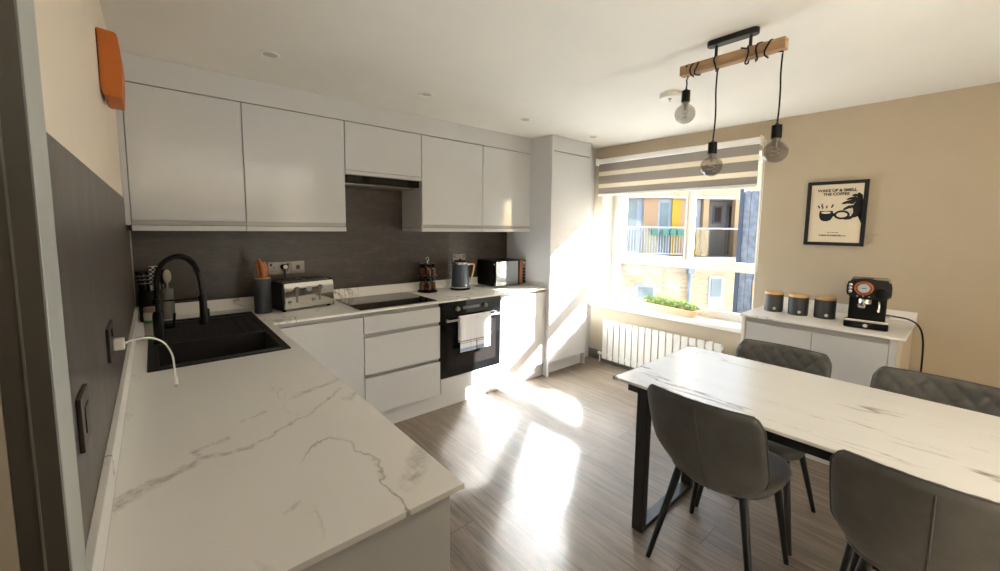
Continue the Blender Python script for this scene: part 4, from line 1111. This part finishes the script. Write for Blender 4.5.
# ------------------------------------------------------------------ outside
O = Vector((13.018, 3.324, 0)); ang = radians(-41.203+2.5)
bd = thing('apartment_building', 'buff brick apartment building with balconies across the courtyard', 'building', (O.x, O.y, -3.4), ang)
ZB = 3.4
def fb(name, mat, *boxes, parent=None):
    mb = MB()
    for (s0, s1, t0, t1, z0, z1) in boxes: mb.box(s0, s1, t0, t1, z0+ZB, z1+ZB)
    return mb.build(name, mat, parent or bd)
# brick walls: below, lintel above, right pier, recess
fb('brick_wall', M['brick'], (-7, 7, 0, .3, -3.4, .34), (-7, 7, 0, .3, 2.45, 4.6), (2.46, 7, 0, .3, .34, 2.45))
fb('recess_wall', M['lavender'], (-7, 4, 1.35, 1.5, .34, 2.6), (3.8, 3.95, .3, 1.35, .34, 2.6))
fb('balcony_slab', M['concrete'], (-7, 4, -.25, 1.5, .36, .54), (-7, 4, -.02, 1.5, 2.44, 2.52))
fb('white_wall', M['render_white'], (-7, -1.62, .5, .6, .54, 2.44), (-.94, -.88, .15, 1.35, .54, 2.44))
fb('tan_panel', M['tan'], (-.92, -.44, .1, .2, .54, 2.44), (.29, .68, .1, .25, .54, 2.44), (1.06, 1.24, .02, .2, .54, 2.44), (2.12, 2.42, .0, .2, .54, 2.44))
fb('yellow_panel', M['yellow'], (.02, .29, .05, .2, .54, 2.44), (.70, .98, .1, .16, .54, 1.42))
fb('pale_panel', M['paleyellow'], (-.90, -.46, .06, .1, .54, 1.35))
d1 = fb('balcony_door', M['render_white'], (-1.62, -.92, .2, .26, .54, 2.44))
fb('pane', M['extglass'], (-1.48, -1.12, .18, .2, 1.50, 2.36), (-1.48, -1.12, .18, .2, .7, 1.4), parent=d1)
d2 = fb('balcony_door', M['render_white'], (-.46, .06, .12, .18, .54, 2.42))
fb('pane', M['extglass'], (-.34, -.08, .10, .12, 1.52, 2.30), (-.34, -.08, .10, .12, .66, 1.36), parent=d2)
d3 = fb('balcony_door', M['render_white'], (.70, 1.02, .16, .22, .54, 2.42))
fb('pane', M['extglass'], (.74, .88, .14, .16, 1.45, 2.3), parent=d3)
d4 = fb('recess_window', M['render_white'], (2.10, 2.44, 1.30, 1.35, 1.66, 2.30))
fb('pane', M['brown'], (2.16, 2.38, 1.28, 1.30, 1.72, 2.24), parent=d4)
d5 = fb('recess_door', M['render_white'], (2.62, 3.16, 1.30, 1.35, .54, 2.36))
fb('leaf', M['brown'], (2.70, 3.08, 1.27, 1.30, .56, 2.28), parent=d5)
rails = [(-2.2, .66, -.22, -.17, 1.47, 1.52), (-2.2, .66, -.22, -.17, .62, .65)]
k = -2.15
while k < .62: rails.append((k, k+.022, -.205, -.185, .65, 1.47)); k += .09
fb('balcony_railing', M['railpaint'], *rails)
fb('balcony_railing', M['railpaint'], (.72, 2.5, -.22, -.17, 1.45, 1.5))
fb('balustrade_glass', M['balglass'], (.74, 2.46, -.2, -.19, .58, 1.44))
fb('railing_post', M['black'], (.38, .45, -.24, -.15, .5, 1.5)); fb('railing_post', M['black'], (2.40, 2.47, -.24, -.15, .5, 1.48))
for a in (-.78, -.43, -.18, .06): fb('balcony_trough', M['planter'], (a, a+.2, -.33, -.23, 1.24, 1.42))
w1 = fb('lower_window', M['render_white'], (-1.14, -.45, -.03, .02, -1.1, -.40)); fb('pane', M['extglass'], (-1.05, -.54, -.05, -.03, -1.05, -.50), parent=w1)
w2 = fb('lower_window', M['render_white'], (1.36, 1.86, -.03, .02, -1.2, -.12)); fb('pane', M['extglass'], (1.44, 1.78, -.05, -.03, -.80, -.20), parent=w2)
mb = MB().cyl((.68, -.08, .35+ZB), (.68, -.08, .0), .055).box(.58, .78, -.16, 0, -.02+ZB, .14+ZB); mb.build('drainpipe', M['pipe'], bd)
fb('soldier_course', plain('darker_brick', (178, 160, 140), .9), (-7, 2.4, -.012, 0, .02, .12))
sc_ = thing('timber_screen', 'slate blue slatted timber screen outside the right edge of the window', 'screen', (8.0, -1.4, -3.4))
mb = MB()
for k in range(14): mb.box(-.02, .02, .882-.115*k-.114, .882-.115*k, .1, 5.52, .012)
mb.build('slats', M['blueslat'], sc_)
MB().box(-.06, .06, .87, .93, 0, 5.55).build('post', M['navy'], sc_)
MB().box(.022, .06, -.78, .87, .6, .75).box(.022, .06, -.78, .87, 4.6, 4.75).build('rail', M['navy'], sc_)
MB().tube([(-.14, .48, 0), (-.05, .62, 3.46+.5)], .022, 8).build('leaning_pole', M['wood'], sc_)
struct('slab', MB().box(XW+.302, 4.76, -4.2, 1.5, 2.345, 2.55), M['concrete'])
struct('wall_outside', MB().box(10, 12, -8.1, -4.65, -3.4, 4.72), M['brick'])
struct('ground', MB().box(XW+.3, 60, -40, 40, -3.5, -3.4), M['ground'])

# ------------------------------------------------------------------ light
def lookdir(v): return Vector(v).to_track_quat('-Z', 'Y').to_euler()
SUN = Vector((-1, .73, -.645)).normalized()
sd = bpy.data.lights.new('sun', 'SUN'); sd.energy = 23; sd.angle = radians(.6); sd.color = (.93, .97, 1)
so = bpy.data.objects.new('sun', sd); COL.objects.link(so); so.rotation_euler = lookdir(SUN); so.location = (20, -14, 14)
wd = bpy.data.worlds.new('sky'); SC.world = wd; wd.use_nodes = True
nt = wd.node_tree; bg = nt.nodes['Background']
sky = nt.nodes.new('ShaderNodeTexSky'); sky.sky_type = 'NISHITA'; sky.sun_disc = False
sky.sun_elevation = radians(27.5); sky.sun_rotation = atan2(1, -.73); sky.air_density = 1.0; sky.dust_density = 2.0; sky.ozone_density = .8
nt.links.new(sky.outputs[0], bg.inputs[0]); bg.inputs[1].default_value = .18
pt = bpy.data.lights.new('window_portal', 'AREA'); pt.shape = 'RECTANGLE'; pt.size = 1.45; pt.size_y = 1.4; pt.cycles.is_portal = True
po_ = bpy.data.objects.new('window_portal', pt); COL.objects.link(po_); po_.location = (GX+.12, -1.335, 1.35); po_.rotation_euler = lookdir((-1, 0, 0))

# ------------------------------------------------------------------ camera
cd = bpy.data.cameras.new('camera'); cam = bpy.data.objects.new('camera', cd); COL.objects.link(cam)
F_PX = 404.140176; cd.sensor_fit = 'HORIZONTAL'; cd.sensor_width = 36; cd.lens = F_PX*36/1000
cd.shift_x = -7.359/1000; cd.shift_y = -19.331/1000; cd.clip_start = .01; cd.clip_end = 300
yaw, pitch, roll = -.719132077, -.0961208264, .0132788584
f = Vector((-sin(yaw)*cos(pitch), cos(yaw)*cos(pitch), sin(pitch))); r = Vector((cos(yaw), sin(yaw), 0)); u = r.cross(f)
r2 = r*cos(roll)+u*sin(roll); u2 = -r*sin(roll)+u*cos(roll)
cam.matrix_world = Matrix(((r2.x, u2.x, -f.x, .12824445), (r2.y, u2.y, -f.y, -3.20087089), (r2.z, u2.z, -f.z, 1.42958658), (0, 0, 0, 1)))
SC.camera = cam

vs = SC.view_settings; vs.view_transform = 'Standard'; vs.look = 'None'; vs.gamma = 1; vs.use_curve_mapping = False
vs.exposure = 2.54
cy = SC.cycles
cy.use_denoising = True; cy.max_bounces = 14; cy.diffuse_bounces = 8; cy.glossy_bounces = 6; cy.transparent_max_bounces = 16
cy.sample_clamp_indirect = 0; cy.blur_glossy = .07; cy.caustics_reflective = True
try: cy.use_guiding = True
except Exception: pass
